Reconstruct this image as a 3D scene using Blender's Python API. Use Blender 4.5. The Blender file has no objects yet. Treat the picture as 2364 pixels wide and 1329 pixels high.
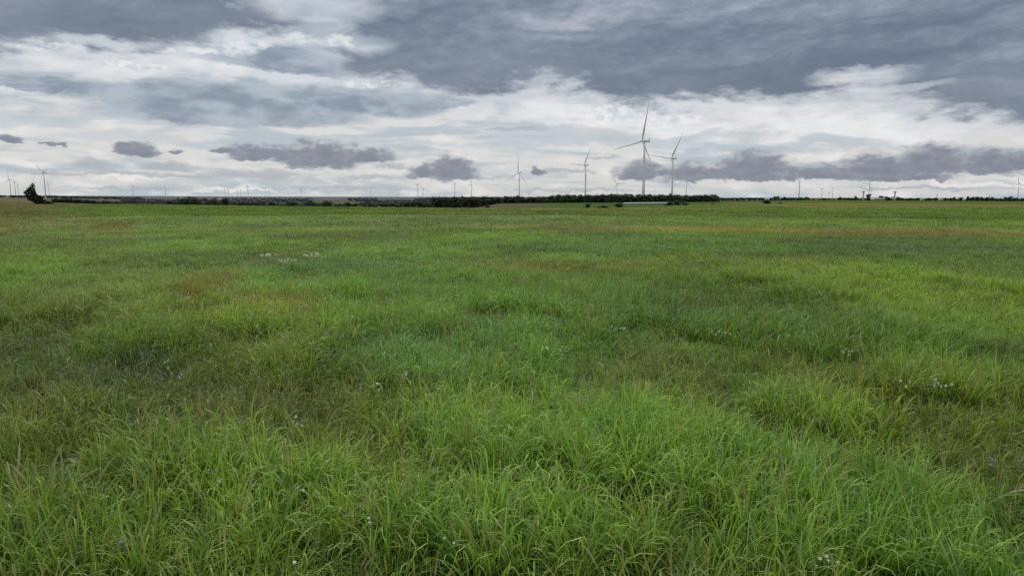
import bpy, math, random
import numpy as np
from mathutils import Vector, Matrix, Euler

random.seed(7)
rng = np.random.default_rng(11)
scn = bpy.context.scene
COL = scn.collection
R = math.radians

# ------------------------------------------------------------------ camera
CAM_H = 3.3
PITCH = 7.35          # degrees below the horizon
ROLL = 0.17
W0, H0, F0 = 2364.0, 1329.0, 1627.0
cam_d = bpy.data.cameras.new('camera')
cam_d.sensor_width = 36.0
cam_d.lens = 36.0 * F0 / W0
cam_d.clip_start = 0.05
cam_d.clip_end = 120000.0
cam = bpy.data.objects.new('camera', cam_d)
COL.objects.link(cam)
cam.location = (0, 0, CAM_H)
cam.matrix_world = Matrix.Translation((0, 0, CAM_H)) @ Euler((R(90 - PITCH), 0, 0)).to_matrix().to_4x4() @ Matrix.Rotation(R(ROLL), 4, 'Z')
scn.camera = cam
MW = cam.matrix_world.to_3x3()

def direction(u, v):
    return (MW @ Vector(((u - W0 / 2) / F0, -(v - H0 / 2) / F0, -1.0))).normalized()

def azel(u, v):
    d = direction(u, v)
    return math.degrees(math.atan2(d.x, d.y)), math.degrees(math.asin(d.z))

def u_az(u):
    return math.atan((u - W0 / 2) / F0)      # azimuth close to the horizon

# ------------------------------------------------------------------ numpy noise
def _hash(ix, iy, seed):
    h = (ix.astype(np.int64) * 374761393 + iy.astype(np.int64) * 668265263 + seed * 1442695041) & 0xffffffff
    h = ((h ^ (h >> 13)) * 1274126177) & 0xffffffff
    h = h ^ (h >> 16)
    return (h & 0xffff) / 65535.0

def vnoise(x, y, seed=0):
    x = np.asarray(x, float); y = np.asarray(y, float)
    ix = np.floor(x); iy = np.floor(y)
    fx = x - ix; fy = y - iy
    fx = fx * fx * (3 - 2 * fx); fy = fy * fy * (3 - 2 * fy)
    a = _hash(ix, iy, seed); b = _hash(ix + 1, iy, seed)
    c = _hash(ix, iy + 1, seed); d = _hash(ix + 1, iy + 1, seed)
    return (a * (1 - fx) + b * fx) * (1 - fy) + (c * (1 - fx) + d * fx) * fy

def fbm(x, y, seed=0, octv=4):
    s = 0; a = 1; t = 0
    for k in range(octv):
        s = s + a * vnoise(x * 2 ** k + 17.3 * k, y * 2 ** k - 9.1 * k, seed + k)
        t += a; a *= 0.55
    return s / t

def sstep(a, b, x):
    t = np.clip((x - a) / (b - a), 0, 1)
    return t * t * (3 - 2 * t)

# ------------------------------------------------------------------ terrain
_cu = [-600, 0, 60, 120, 250, 400, 600, 800, 1000, 1200, 1400, 1500, 1600, 1700, 1900, 2364, 3000]
_cd = [560, 490, 430, 375, 305, 268, 228, 206, 190, 184, 190, 225, 310, 520, 900, 900, 900]
_au = [-600, 0, 100, 300, 480, 700, 960, 1060, 1150, 1400, 1700, 1850, 2364, 3000]
_aa = [6, 6, 6, 14, 23, 24, 18, 9, 2.6, 2.4, 2.0, 1.0, 4.0, 5]
_ss = [900, 900, 800, 700, 700, 700, 550, 200, 70, 70, 120, 300, 1500, 1500]
CAZ = [math.degrees(u_az(u)) for u in _cu]
AAZ = [math.degrees(u_az(u)) for u in _au]

def crest(az):
    return np.interp(az, CAZ, _cd)

def height(x, y):
    x = np.asarray(x, float); y = np.asarray(y, float)
    r = np.hypot(x, y)
    az = np.degrees(np.arctan2(x, y))
    D = crest(az); A = np.interp(az, AAZ, _aa); S = np.interp(az, AAZ, _ss)
    t = np.maximum(r - D, 0)
    z = -A * (1 - np.exp(-(t * t / (t + 60)) / S))
    z = z + (fbm(x / 900, y / 900, 5, 3) - .5) * 5 * sstep(1500, 5000, r)
    z = z + (fbm(x / 14, y / 14, 3, 2) - .5) * .22 * (1 - sstep(40, 120, r))
    return z

def hz(x, y):
    return float(height(np.array([x]), np.array([y]))[0])

def ground_hit(u, v, rmin=0.0):
    d = direction(u, v); hd = math.hypot(d.x, d.y)
    rr = np.geomspace(max(rmin, 3.0), 30000, 1500)
    x = d.x / hd * rr; y = d.y / hd * rr
    zr = CAM_H + d.z / hd * rr
    k = np.nonzero(zr <= height(x, y))[0]
    i = k[0] if len(k) else len(rr) - 1
    return Vector((x[i], y[i], hz(x[i], y[i]))), float(rr[i])

def at_range(u, r):
    a = u_az(u)
    x, y = math.sin(a) * r, math.cos(a) * r
    return Vector((x, y, hz(x, y)))

# ------------------------------------------------------------------ helpers
def tag(o, label=None, cat=None, group=None, kind=None):
    if label: o['label'] = label
    if cat: o['category'] = cat
    if group: o['group'] = group
    if kind: o['kind'] = kind
    return o

def empty(name, loc, rz=0.0):
    o = bpy.data.objects.new(name, None)
    o.location = loc; o.rotation_euler = (0, 0, rz)
    o.empty_display_size = 0.5
    COL.objects.link(o)
    return o

class MB:
    def __init__(self):
        self.v = []; self.f = []
    def add(self, verts, faces):
        n = len(self.v)
        self.v += [tuple(p) for p in verts]
        self.f += [tuple(i + n for i in f) for f in faces]
    def box(self, c, s, rz=0.0):
        cx, cy, cz = c; sx, sy, sz = s[0] / 2, s[1] / 2, s[2] / 2
        co, si = math.cos(rz), math.sin(rz)
        vs = []
        for dz in (-sz, sz):
            for dx, dy in ((-sx, -sy), (sx, -sy), (sx, sy), (-sx, sy)):
                vs.append((cx + dx * co - dy * si, cy + dx * si + dy * co, cz + dz))
        self.add(vs, [(3, 2, 1, 0), (4, 5, 6, 7), (0, 1, 5, 4), (1, 2, 6, 5), (2, 3, 7, 6), (3, 0, 4, 7)])
    def tube(self, pts, rad, n=8, cap=True):
        pts = [Vector(p) for p in pts]
        rings = []
        for i, p in enumerate(pts):
            d = (pts[min(i + 1, len(pts) - 1)] - pts[max(i - 1, 0)]).normalized()
            a = d.orthogonal().normalized() if i == 0 else (a - d * a.dot(d)).normalized()
            b = d.cross(a)
            rr = rad[i] if hasattr(rad, '__len__') else rad
            rings.append([p + (a * math.cos(k * 2 * math.pi / n) + b * math.sin(k * 2 * math.pi / n)) * rr for k in range(n)])
        vs = [q for r_ in rings for q in r_]
        fs = []
        for i in range(len(pts) - 1):
            for k in range(n):
                fs.append((i * n + k, i * n + (k + 1) % n, (i + 1) * n + (k + 1) % n, (i + 1) * n + k))
        if cap:
            fs.append(tuple(range(n - 1, -1, -1))); fs.append(tuple((len(pts) - 1) * n + k for k in range(n)))
        self.add(vs, fs)
    def mesh(self, name, mat=None, smooth=False):
        me = bpy.data.meshes.new(name)
        me.from_pydata(self.v, [], self.f)
        me.update()
        if smooth:
            me.polygons.foreach_set('use_smooth', [True] * len(me.polygons))
        if mat: me.materials.append(mat)
        return me
    def build(self, name, mat, parent=None, smooth=False):
        return link(name, self.mesh(name, mat, smooth), parent)

def link(name, me, parent=None):
    o = bpy.data.objects.new(name, me)
    COL.objects.link(o)
    if parent: o.parent = parent
    return o

def np_mesh(name, V, Fq, mat=None, smooth=False):
    """V (n,3) floats, Fq (m,k) ints, all faces with k corners"""
    me = bpy.data.meshes.new(name)
    V = np.asarray(V, np.float32); Fq = np.asarray(Fq, np.int32)
    me.vertices.add(len(V)); me.vertices.foreach_set('co', V.ravel())
    k = Fq.shape[1]
    me.loops.add(Fq.size); me.loops.foreach_set('vertex_index', Fq.ravel())
    me.polygons.add(len(Fq))
    me.polygons.foreach_set('loop_start', np.arange(len(Fq), dtype=np.int32) * k)
    me.update(calc_edges=True)
    if smooth:
        me.polygons.foreach_set('use_smooth', np.ones(len(Fq), bool))
    if mat: me.materials.append(mat)
    return me

def lin(c):
    return tuple((x / 255 / 12.92) if x / 255 <= .04045 else ((x / 255 + .055) / 1.055) ** 2.4 for x in c)

# ------------------------------------------------------------------ node mini-language
class NT:
    def __init__(self, tree):
        self.t = tree; self.n = tree.nodes; self.l = tree.links
    def put(self, sock, val):
        if isinstance(val, bpy.types.NodeSocket): self.l.new(val, sock)
        elif isinstance(val, (tuple, list)):
            if len(sock.default_value) == 4 and len(val) == 3: val = tuple(val) + (1,)
            sock.default_value = val
        else: sock.default_value = val
    def math(self, op, a, b=None, c=None, clamp=False):
        nd = self.n.new('ShaderNodeMath'); nd.operation = op; nd.use_clamp = clamp
        for i, x in enumerate((a, b, c)):
            if x is not None: self.put(nd.inputs[i], x)
        return nd.outputs[0]
    def vmath(self, op, a, b=None, out=0):
        nd = self.n.new('ShaderNodeVectorMath'); nd.operation = op
        self.put(nd.inputs[0], a)
        if b is not None: self.put(nd.inputs[3] if op == 'SCALE' else nd.inputs[1], b)
        return nd.outputs[out]
    def vec(self, x, y, z=0.0):
        nd = self.n.new('ShaderNodeCombineXYZ')
        self.put(nd.inputs[0], x); self.put(nd.inputs[1], y); self.put(nd.inputs[2], z)
        return nd.outputs[0]
    def sep(self, v):
        nd = self.n.new('ShaderNodeSeparateXYZ'); self.put(nd.inputs[0], v)
        return nd.outputs
    def noise(self, v, scale=1.0, detail=4.0, rough=.55, color=False, dist=0.0):
        nd = self.n.new('ShaderNodeTexNoise')
        self.put(nd.inputs['Vector'], v); nd.inputs['Scale'].default_value = scale
        nd.inputs['Detail'].default_value = detail; nd.inputs['Roughness'].default_value = rough
        nd.inputs['Distortion'].default_value = dist
        return nd.outputs['Color' if color else 'Fac']
    def ss(self, x, a, b, o0=0.0, o1=1.0):
        nd = self.n.new('ShaderNodeMapRange'); nd.interpolation_type = 'SMOOTHSTEP'
        self.put(nd.inputs[0], x); self.put(nd.inputs[1], a); self.put(nd.inputs[2], b)
        self.put(nd.inputs[3], o0); self.put(nd.inputs[4], o1)
        return nd.outputs[0]
    def mix(self, f, a, b, mode='MIX'):
        nd = self.n.new('ShaderNodeMix'); nd.data_type = 'RGBA'; nd.blend_type = mode
        self.put(nd.inputs[0], f); self.put(nd.inputs[6], a); self.put(nd.inputs[7], b)
        return nd.outputs[2]
    def ramp(self, x, stops, interp='LINEAR'):
        nd = self.n.new('ShaderNodeValToRGB'); self.put(nd.inputs[0], x)
        cr = nd.color_ramp; cr.interpolation = interp
        while len(cr.elements) > 1: cr.elements.remove(cr.elements[-1])
        cr.elements[0].position = stops[0][0]
        cr.elements[0].color = self._c(stops[0][1])
        for p, c in stops[1:]:
            e = cr.elements.new(p); e.color = self._c(c)
        return nd.outputs[0]
    @staticmethod
    def _c(c):
        return (c, c, c, 1) if not hasattr(c, '__len__') else tuple(c) + (1,)

def material(name):
    m = bpy.data.materials.new(name); m.use_nodes = True
    m.node_tree.nodes.clear()
    T = NT(m.node_tree)
    out = T.n.new('ShaderNodeOutputMaterial')
    return m, T, out

def principled(T, out, color, rough=.8, spec=.3, **kw):
    b = T.n.new('ShaderNodeBsdfPrincipled')
    T.put(b.inputs['Base Color'], color); T.put(b.inputs['Roughness'], rough)
    b.inputs['Specular IOR Level'].default_value = spec
    T.l.new(b.outputs[0], out.inputs[0])
    return b

def geo_pos(T):
    return T.n.new('ShaderNodeNewGeometry').outputs['Position']

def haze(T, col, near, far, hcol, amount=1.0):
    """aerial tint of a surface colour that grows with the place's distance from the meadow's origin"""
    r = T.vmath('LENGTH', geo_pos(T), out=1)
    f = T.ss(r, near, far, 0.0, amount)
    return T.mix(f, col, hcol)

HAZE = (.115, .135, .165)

def simple_mat(name, col, rough=.7, spec=.3, var=.25, scale=2.0, hz_=True):
    m, T, out = material(name)
    n = T.noise(geo_pos(T), scale, 4)
    c = T.mix(n, tuple(x * (1 - var) for x in col), tuple(min(1, x * (1 + var)) for x in col))
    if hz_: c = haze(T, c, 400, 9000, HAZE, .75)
    principled(T, out, c, rough, spec)
    return m

# ------------------------------------------------------------------ world sky
def build_world():
    w = bpy.data.worlds.new('World'); scn.world = w; w.use_nodes = True
    t = w.node_tree; t.nodes.clear(); T = NT(t)
    out = T.n.new('ShaderNodeOutputWorld'); bg = T.n.new('ShaderNodeBackground')
    t.links.new(bg.outputs[0], out.inputs[0])
    STR = 0.1; bg.inputs[1].default_value = STR
    sky = T.n.new('ShaderNodeTexSky'); sky.sky_type = 'NISHITA'; sky.sun_disc = False
    sky.sun_elevation = R(SUN_EL); sky.sun_rotation = R(SUN_AZ)
    g = T.vmath('NORMALIZE', T.n.new('ShaderNodeTexCoord').outputs['Generated'])
    s = T.sep(g)
    az = T.math('DEGREES', T.math('ARCTAN2', s[0], s[1]))
    el = T.math('DEGREES', T.math('ARCSINE', s[2]))
    P = T.vec(az, el)
    # cloud-deck plane coordinates: natural perspective toward the horizon
    zc = T.math('MAXIMUM', T.math('ADD', s[2], .03), .03)
    plane = T.vec(T.math('DIVIDE', s[0], zc), T.math('DIVIDE', s[1], zc))
    # warps
    wb = T.noise(T.vmath('MULTIPLY', P, (.15, .36, 1)), 1.0, 5, .56, True)
    wb = T.vmath('MULTIPLY', T.vmath('SUBTRACT', wb, (.5, .5, .5)), (9.0, 4.2, 0))
    PB = T.vmath('ADD', P, wb)
    wsm = T.noise(T.vmath('MULTIPLY', P, (.62, 1.35, 1)), 1.0, 6, .62, True)
    wsm = T.vmath('MULTIPLY', T.vmath('SUBTRACT', wsm, (.5, .5, .5)), (2.4, 1.3, 0))
    PS = T.vmath('ADD', P, wsm)
    eb = T.sep(PB)
    # streaky noises
    st = T.noise(T.vmath('MULTIPLY', P, (.09, .8, 1)), 1.0, 5, .5, dist=.5)
    st2 = T.noise(T.vmath('MULTIPLY', P, (.27, .72, 1)), 1.1, 5, .54, dist=.25)
    pn = T.noise(T.vmath('MULTIPLY', plane, (.50, .30, 1)), 1.0, 6, .56, dist=.4)
    L = lin
    # background veil
    base = T.ramp(T.math('DIVIDE', el, 40.0), [
        (0.0, L((207, 208, 208))), (.03, L((214, 215, 214))), (.08, L((219, 218, 217))), (.14, L((221, 220, 221))),
        (.22, L((212, 218, 223))), (.32, L((206, 215, 222))), (.42, L((196, 204, 214))), (1.0, L((170, 178, 192)))])
    base = T.mix(T.ss(st, .47, .62), base, L((182, 193, 201)))
    base = T.mix(T.ss(st2, .50, .68, 0, .6), base, L((240, 238, 237)))
    base = T.mix(T.ss(st2, .46, .30, 0, .5), base, L((166, 180, 193)))

    def field(ells, PP, flat=2.2):
        """soft union of flat-bottomed ellipses given in photo pixels, turned into degrees"""
        tot = None
        for (u, v, ru, rv) in ells:
            a, e = azel(u, v)
            a2, _ = azel(u + ru, v); _, e2 = azel(u, v - rv)
            ra, re = abs(a2 - a), abs(e2 - e)
            q = T.vmath('MULTIPLY', T.vmath('SUBTRACT', PP, (a, e, 0)), (1 / ra, 1 / re, 0))
            if flat > 1:
                m_ = T.vmath('MULTIPLY', T.vmath('MINIMUM', q, (9, 0, 9)), (0, flat - 1, 0))
                q = T.vmath('ADD', q, T.vmath('MULTIPLY', m_, (0, 1, 0)))
            d = T.math('SUBTRACT', 1.0, T.vmath('DOT_PRODUCT', q, q, out=1))
            tot = d if tot is None else T.math('MAXIMUM', tot, d)
        return tot

    PM = T.vmath('ADD', T.vmath('ADD', P, T.vmath('SCALE', wb, .38)), T.vmath('SCALE', T.vmath('SUBTRACT', PS, P), .7))
    # bright breaks low in the deck: white banks
    br = field([(1850, 290, 560, 60), (1330, 250, 190, 50), (300, 130, 330, 40), (1560, 260, 200, 50), (2150, 265, 260, 45)], PB, 1)
    base = T.mix(T.math('MULTIPLY', T.ss(br, -.3, .9), T.ss(st2, .3, .6, .35, .95)), base, L((238, 238, 239)))
    blu = field([(1300, 315, 280, 22), (1560, 318, 260, 16), (200, 270, 260, 22), (650, 330, 500, 14), (1800, 345, 420, 10), (2050, 200, 200, 10), (1250, 300, 200, 16), (1000, 298, 160, 10), (1900, 332, 180, 14)], PB, 1)
    base = T.mix(T.ss(blu, -.3, 1.0, 0, .7), base, L((184, 195, 204)))

    # mid grey-blue cloud on the left
    mid = field([(540, 262, 330, 78), (780, 244, 260, 60), (380, 225, 240, 45), (110, 195, 160, 26), (1000, 240, 110, 25),
                 (720, 150, 260, 50)], PM, 2.4)
    mcol = T.mix(T.ss(st2, .35, .65), L((132, 144, 161)), L((172, 184, 196)))
    base = T.mix(T.ss(mid, -.2, .55, 0, .93), base, mcol)

    # big dark deck
    tab = [(-500, 120), (0, 92), (90, 92), (180, 84), (240, 110), (330, 116), (440, 100), (520, 75), (620, 72), (700, 84), (800, 150),
           (900, 185), (1000, 203), (1100, 217), (1180, 205), (1290, 190), (1360, 212), (1450, 232), (1600, 236), (1750, 244),
           (1900, 232), (1960, 205), (2050, 196), (2120, 240), (2250, 262), (2364, 275), (2900, 300)]
    stops = []
    for u, v in tab:
        a, e = azel(u, v)
        stops.append((min(1, max(0, (a + 60) / 120)), e / 40))
    eb0 = T.math('MULTIPLY', T.ramp(T.math('DIVIDE', T.math('ADD', eb[0], 60), 120), stops, 'B_SPLINE'), 40)
    dd = T.math('SUBTRACT', eb[1], eb0)
    bn = T.noise(T.vmath('MULTIPLY', P, (.55, 1.5, 1)), 1.0, 6, .6)
    d2 = T.math('ADD', dd, T.math('MULTIPLY', T.math('SUBTRACT', bn, .5), 3.2))
    deck = T.ss(d2, -.35, 1.15)
    veil = T.ss(d2, -2.4, .4, 0, .5)
    hole = field([(715, 8, 130, 40), (745, 60, 60, 70), (590, 95, 110, 26), (1995, 175, 110, 16), (2080, 200, 120, 10), (250, 90, 110, 12), (800, 100, 90, 22)], PM, 1)
    deck = T.math('MULTIPLY', deck, T.ss(hole, -1.2, 1.0, 1, .12))
    hi = T.ss(el, 17, 30, .97, .72)
    deck = T.math('MULTIPLY', deck, hi)
    deck = T.math('MULTIPLY', deck, T.ss(T.math('ABSOLUTE', az), 55, 85, 1, .25))  # deck thinned out of view behind the camera, adding fill light from there
    pl2 = T.noise(T.vmath('MULTIPLY', T.vec(T.math('ADD', T.math('MULTIPLY', eb[0], .8), T.math('MULTIPLY', eb[1], -.9)), T.math('ADD', T.math('MULTIPLY', eb[1], 1.5), T.math('MULTIPLY', az, -.12))), (.07, .34, 1)), 1.0, 6, .57)
    dn = T.math('ADD', T.math('MULTIPLY', pn, .42), T.math('ADD', T.math('MULTIPLY', pl2, .40), T.math('MULTIPLY', bn, .18)))
    dcol = T.ramp(dn, [(.38, L((97, 109, 128))), (.46, L((114, 125, 143))), (.53, L((137, 148, 164))), (.60, L((170, 176, 188))), (.68, L((196, 201, 209)))])
    # the lower lip of the deck is the darkest
    dcol = T.mix(T.ss(dd, 4.6, .8, 0, .62), dcol, L((108, 118, 136)))
    rim = T.math('MULTIPLY', T.ss(dd, -.9, -.1), T.ss(dd, .5, -.1))
    base = T.mix(T.math('MULTIPLY', rim, .2), base, L((244, 243, 244)))
    base = T.mix(T.math('MULTIPLY', veil, T.ss(hole, -1.2, 1, 1, .2)), base, L((176, 184, 195)))
    col = T.mix(deck, base, dcol)

    # cumulus with bright sunlit heads
    wn = T.noise(T.vmath('MULTIPLY', P, (1.3, 2.0, 1)), 1.0, 5, .6)
    wh = T.math('ADD', field([(568, 108, 44, 24), (545, 120, 34, 20), (604, 104, 24, 14), (130, 100, 75, 12), (55, 104, 50, 9), (320, 150, 90, 12), (470, 120, 110, 8), (690, 88, 44, 12), (792, 96, 30, 18), (850, 190, 80, 12), (1420, 262, 90, 26), (1560, 275, 70, 18)], PM, 1.5), T.math('MULTIPLY', T.math('SUBTRACT', wn, .5), 1.7))
    col = T.mix(T.ss(wh, -.5, 1.0, 0, .72), col, T.mix(T.ss(wn, .35, .6), L((196, 206, 214)), L((240, 242, 243))))
    whs = field([(2165, 424, 26, 13), (2200, 428, 60, 8), (2290, 430, 60, 9), (2355, 424, 30, 10), (60, 382, 20, 11), (1720, 412, 160, 7), (330, 412, 120, 7), (520, 438, 130, 6)], PS, 2.0)
    col = T.mix(T.ss(whs, -.1, .6, 0, .8), col, L((236, 234, 231)))
    # pale grey low clouds
    lo = field([(215, 384, 55, 20), (110, 400, 95, 10), (390, 386, 70, 14), (290, 402, 130, 10), (600, 406, 150, 17), (420, 408, 90, 10), (850, 412, 75, 12),
                (760, 385, 30, 5), (905, 385, 50, 14), (1300, 395, 90, 8), (1335, 398, 40, 10), (1390, 366, 40, 7), (1100, 412, 60, 8), (1180, 300, 90, 8), (700, 385, 60, 5),
                (1900, 412, 160, 10), (2320, 402, 90, 10), (1560, 418, 100, 8), (1330, 440, 200, 5), (2100, 436, 200, 6), (800, 436, 200, 5), (300, 436, 200, 5)], PS, 2.4)
    fl = T.noise(T.vmath('MULTIPLY', P, (1.1, 2.3, 1)), 1.0, 5, .6)
    lo = T.math('ADD', lo, T.math('MULTIPLY', T.math('SUBTRACT', fl, .5), 2.0))
    col = T.mix(T.ss(lo, -.3, 1.0, 0, .85), col, T.mix(fl, L((156, 161, 172)), L((192, 196, 202))))
    # dark violet-grey low cumulus, flat below and lumpy above
    dk = field([(18, 326, 34, 15), (130, 337, 34, 8), (318, 348, 60, 26), (405, 352, 18, 9), (605, 362, 90, 32), (745, 372, 110, 56), (660, 366, 60, 34), (850, 366, 70, 26), (520, 352, 40, 9),
                (1040, 402, 72, 48), (985, 402, 56, 26), (1241, 398, 19, 17), (128, 337, 10, 4)], PS, 2.8)
    dk2 = field([(1478, 404, 66, 34), (1600, 403, 110, 26), (1740, 396, 105, 52), (1890, 406, 110, 26), (2030, 397, 120, 44), (2150, 386, 120, 58),
                 (2290, 386, 120, 46), (2380, 384, 80, 34), (1700, 412, 210, 15), (2080, 412, 150, 15)], PS, 2.8)
    dk = T.math('MAXIMUM', dk, dk2)
    fn = T.noise(T.vmath('MULTIPLY', P, (1.2, 2.3, 1)), 1.0, 4, .55)
    dk = T.math('ADD', dk, T.math('MULTIPLY', T.math('SUBTRACT', fn, .5), 1.1))
    kv = T.math('ADD', T.math('MULTIPLY', dk, .45), T.math('MULTIPLY', T.math('ADD', fn, st2), .5))
    kc = T.ramp(kv, [(.10, L((208, 210, 214))), (.27, L((186, 191, 199))), (.45, L((160, 165, 176))), (.70, L((138, 145, 159))), (1.0, L((122, 130, 146)))])
    col = T.mix(T.ss(dk, -.3, .65, 0, .95), col, kc)
    # unseen overcast overhead, brightened to add fill light on the scene
    col = T.mix(T.ss(el, 19, 50, 0, .9), col, (1.25, 1.25, 1.27))
    # lower hemisphere
    col = T.mix(T.ss(el, 0.0, -2.0), col, L((110, 118, 105)))
    bright = T.vmath('SCALE', col, 1.0 / STR * .98)
    final = T.mix(.96, sky.outputs[0], bright)
    t.links.new(final, bg.inputs[0])
    try: w.cycles.sampling_method = 'NONE'
    except Exception: pass

SUN_EL, SUN_AZ = 48.0, -14.0
build_world()
sun_d = bpy.data.lights.new('sun', 'SUN')
sun_d.energy = 1.5; sun_d.angle = R(16); sun_d.color = (1.0, .955, .89)
sun = bpy.data.objects.new('sun', sun_d); COL.objects.link(sun)
sd = Vector((math.sin(R(SUN_AZ)) * math.cos(R(SUN_EL)), math.cos(R(SUN_AZ)) * math.cos(R(SUN_EL)), math.sin(R(SUN_EL))))
sun.rotation_euler = (-sd).to_track_quat('-Z', 'Y').to_euler()

# ------------------------------------------------------------------ meadow colour field
EYE = 2.75      # eye above the grass tops
def patch_geo(u, v, du, dv):
    d = direction(u, v); t = -EYE / d.z
    r = math.hypot(d.x, d.y) * t
    az = math.atan2(d.x, d.y)
    ra = r * du / F0
    rr = r * r / (EYE * F0) * dv
    return az, r, ra, rr

# (u, v, half width, half height, colour, strength)
PATCH = [
    (470, 640, 75, 28, (.120, .108, .034), .85), (430, 665, 45, 25, (.135, .125, .03), .7), (640, 695, 110, 28, (.135, .122, .032), .8), (560, 715, 170, 22, (.16, .19, .035), .4),
    (1280, 604, 130, 9, (.17, .15, .03), .85), (1450, 598, 70, 8, (.15, .14, .03), .6), (1830, 590, 60, 14, (.17, .19, .03), .6),
    (2210, 655, 260, 55, (.150, .220, .025), .5), (2010, 615, 140, 20, (.15, .215, .03), .5), (50, 495, 110, 26, (.125, .125, .042), .6), (60, 470, 100, 5, (.150, .120, .062), .85), (40, 464.2, 120, 2.2, (.150, .120, .062), .9), (20, 480, 90, 12, (.14, .12, .055), .6),
    (260, 512, 55, 6, (.15, .15, .03), .9), (470, 522, 70, 6, (.14, .15, .03), .6), (700, 523, 200, 4, (.15, .16, .05), .6),
    (1150, 518, 230, 4.5, (.19, .165, .08), .65), (1450, 523, 220, 5, (.21, .17, .085), .8), (1650, 524, 160, 5, (.25, .20, .07), .85), (1800, 526, 130, 4, (.30, .25, .06), .8),
    (2000, 530, 160, 6, (.23, .175, .07), .85), (2220, 534, 200, 7, (.24, .185, .085), .8),
    (1500, 560, 500, 16, (.055, .115, .03), .75), (700, 545, 300, 10, (.07, .12, .03), .4), (1000, 506, 300, 8, (.075, .125, .03), .5), (2150, 556, 300, 12, (.06, .105, .035), .75), (2230, 570, 260, 12, (.08, .115, .06), .45),
    (1350, 512, 200, 3, (.05, .09, .03), .6), (650, 595, 160, 18, (.07, .125, .05), .6), (860, 600, 120, 10, (.06, .11, .04), .5),
    (1010, 800, 280, 70, (.06, .13, .05), .6), (270, 830, 130, 30, (.07, .10, .06), .7), (1550, 700, 200, 30, (.07, .12, .035), .4), (1980, 870, 170, 45, (.11, .13, .03), .55),
    (600, 890, 180, 30, (.115, .13, .035), .6), (120, 950, 160, 60, (.13, .15, .03), .55), (620, 960, 200, 40, (.12, .135, .03), .6), (2200, 940, 200, 90, (.125, .165, .025), .6),
    (130, 560, 200, 40, (.10, .16, .035), .5), (1500, 830, 160, 50, (.125, .13, .04), .55), (1250, 470, 250, 9, (.15, .145, .06), .6),
    (2150, 470, 400, 1.8, (.22, .19, .095), .7), (2200, 473.5, 400, 1.4, (.20, .14, .06), .8), (2050, 476, 300, 1.3, (.20, .18, .085), .6), (1850, 474, 260, 3, (.20, .18, .07), .6), (1450, 479, 320, 2.5, (.21, .20, .09), .5), (1640, 484, 200, 5, (.13, .16, .04), .4),
]
PG = [patch_geo(*p[:4]) + (p[4], p[5]) for p in PATCH]

# tall mounds of the big blue-green grass seen in the photo
MOUND = [(450, 1060, 190, 90), (760, 1130, 230, 110), (1350, 1010, 330, 110), (1650, 1080, 300, 110), (1000, 960, 130, 50), (1150, 1200, 350, 90), (1900, 920, 160, 50),
         (2300, 1300, 130, 80), (850, 730, 200, 50), (950, 830, 160, 45), (650, 730, 120, 30), (120, 1250, 200, 90), (350, 1240, 200, 70), (1750, 1230, 300, 70),
         (1150, 780, 140, 40), (350, 770, 110, 35), (1250, 690, 200, 20), (1650, 740, 160, 25), (2080, 760, 180, 30), (2200, 860, 170, 30), (700, 660, 300, 14)]
MG = [patch_geo(*m) for m in MOUND]

def ell(x, y, az, r, ra, rr, warp=None):
    s, c = math.sin(az), math.cos(az)
    along = x * s + y * c - r
    across = x * c - y * s
    if warp is not None:
        along = along + (warp[0] - .5) * rr * 1.6; across = across + (warp[1] - .5) * ra * 1.2
    return 1 - (along / rr) ** 2 - (across / ra) ** 2

def meadow(x, y):
    """tint (n,3), mound strength (n,)"""
    r = np.hypot(x, y)
    k = 1.2 / np.maximum(1, r / 18.0) ** .8
    w1 = fbm(x * k * .5, y * k * .25, 21, 4); w2 = fbm(x * k * .5 + 40, y * k * .25, 31, 4)
    n1 = fbm(x / 5.5, y / 9.0, 41, 4); n2 = fbm(x / 1.7, y / 1.7, 51, 3); n3 = fbm(x / 26, y / 40, 61, 4)
    green = np.array([.090, .156, .027]); olive = np.array([.118, .150, .026]); blue = np.array([.075, .142, .036]); lime = np.array([.122, .198, .022])
    c = np.ones((len(x), 1)) * green
    def mixin(c, col, f):
        f = np.clip(f, 0, 1)[:, None]
        return c * (1 - f) + np.asarray(col) * f
    c = mixin(c, olive, sstep(.48, .68, n1) * .8)
    c = mixin(c, blue, sstep(.5, .30, n1) * .7)
    c = mixin(c, lime, sstep(.50, .72, n3) * .6)
    c = mixin(c, olive, sstep(.56, .75, n2) * .5)
    far = sstep(50, 140, r)
    c = mixin(c, (.106, .160, .027), far * .8)
    mound = np.zeros(len(x))
    for az, rr0, ra, rr in MG:
        mound = np.maximum(mound, sstep(-.3, .6, ell(x, y, az, rr0, ra, rr, (w1, w2))))
    mound = np.maximum(mound, sstep(.56, .68, fbm(x / 3.1 + 7, y / 4.3, 71, 3)) * .5 * (1 - far))
    c = mixin(c, (.078, .155, .034), mound * .4 * (n2 * .8 + .3))
    for az, rr0, ra, rr, col, s in PG:
        f = sstep(-.5, .7, ell(x, y, az, rr0, ra, rr, (w1, w2))) * s
        c = mixin(c, col, f)
    return c, mound

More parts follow.
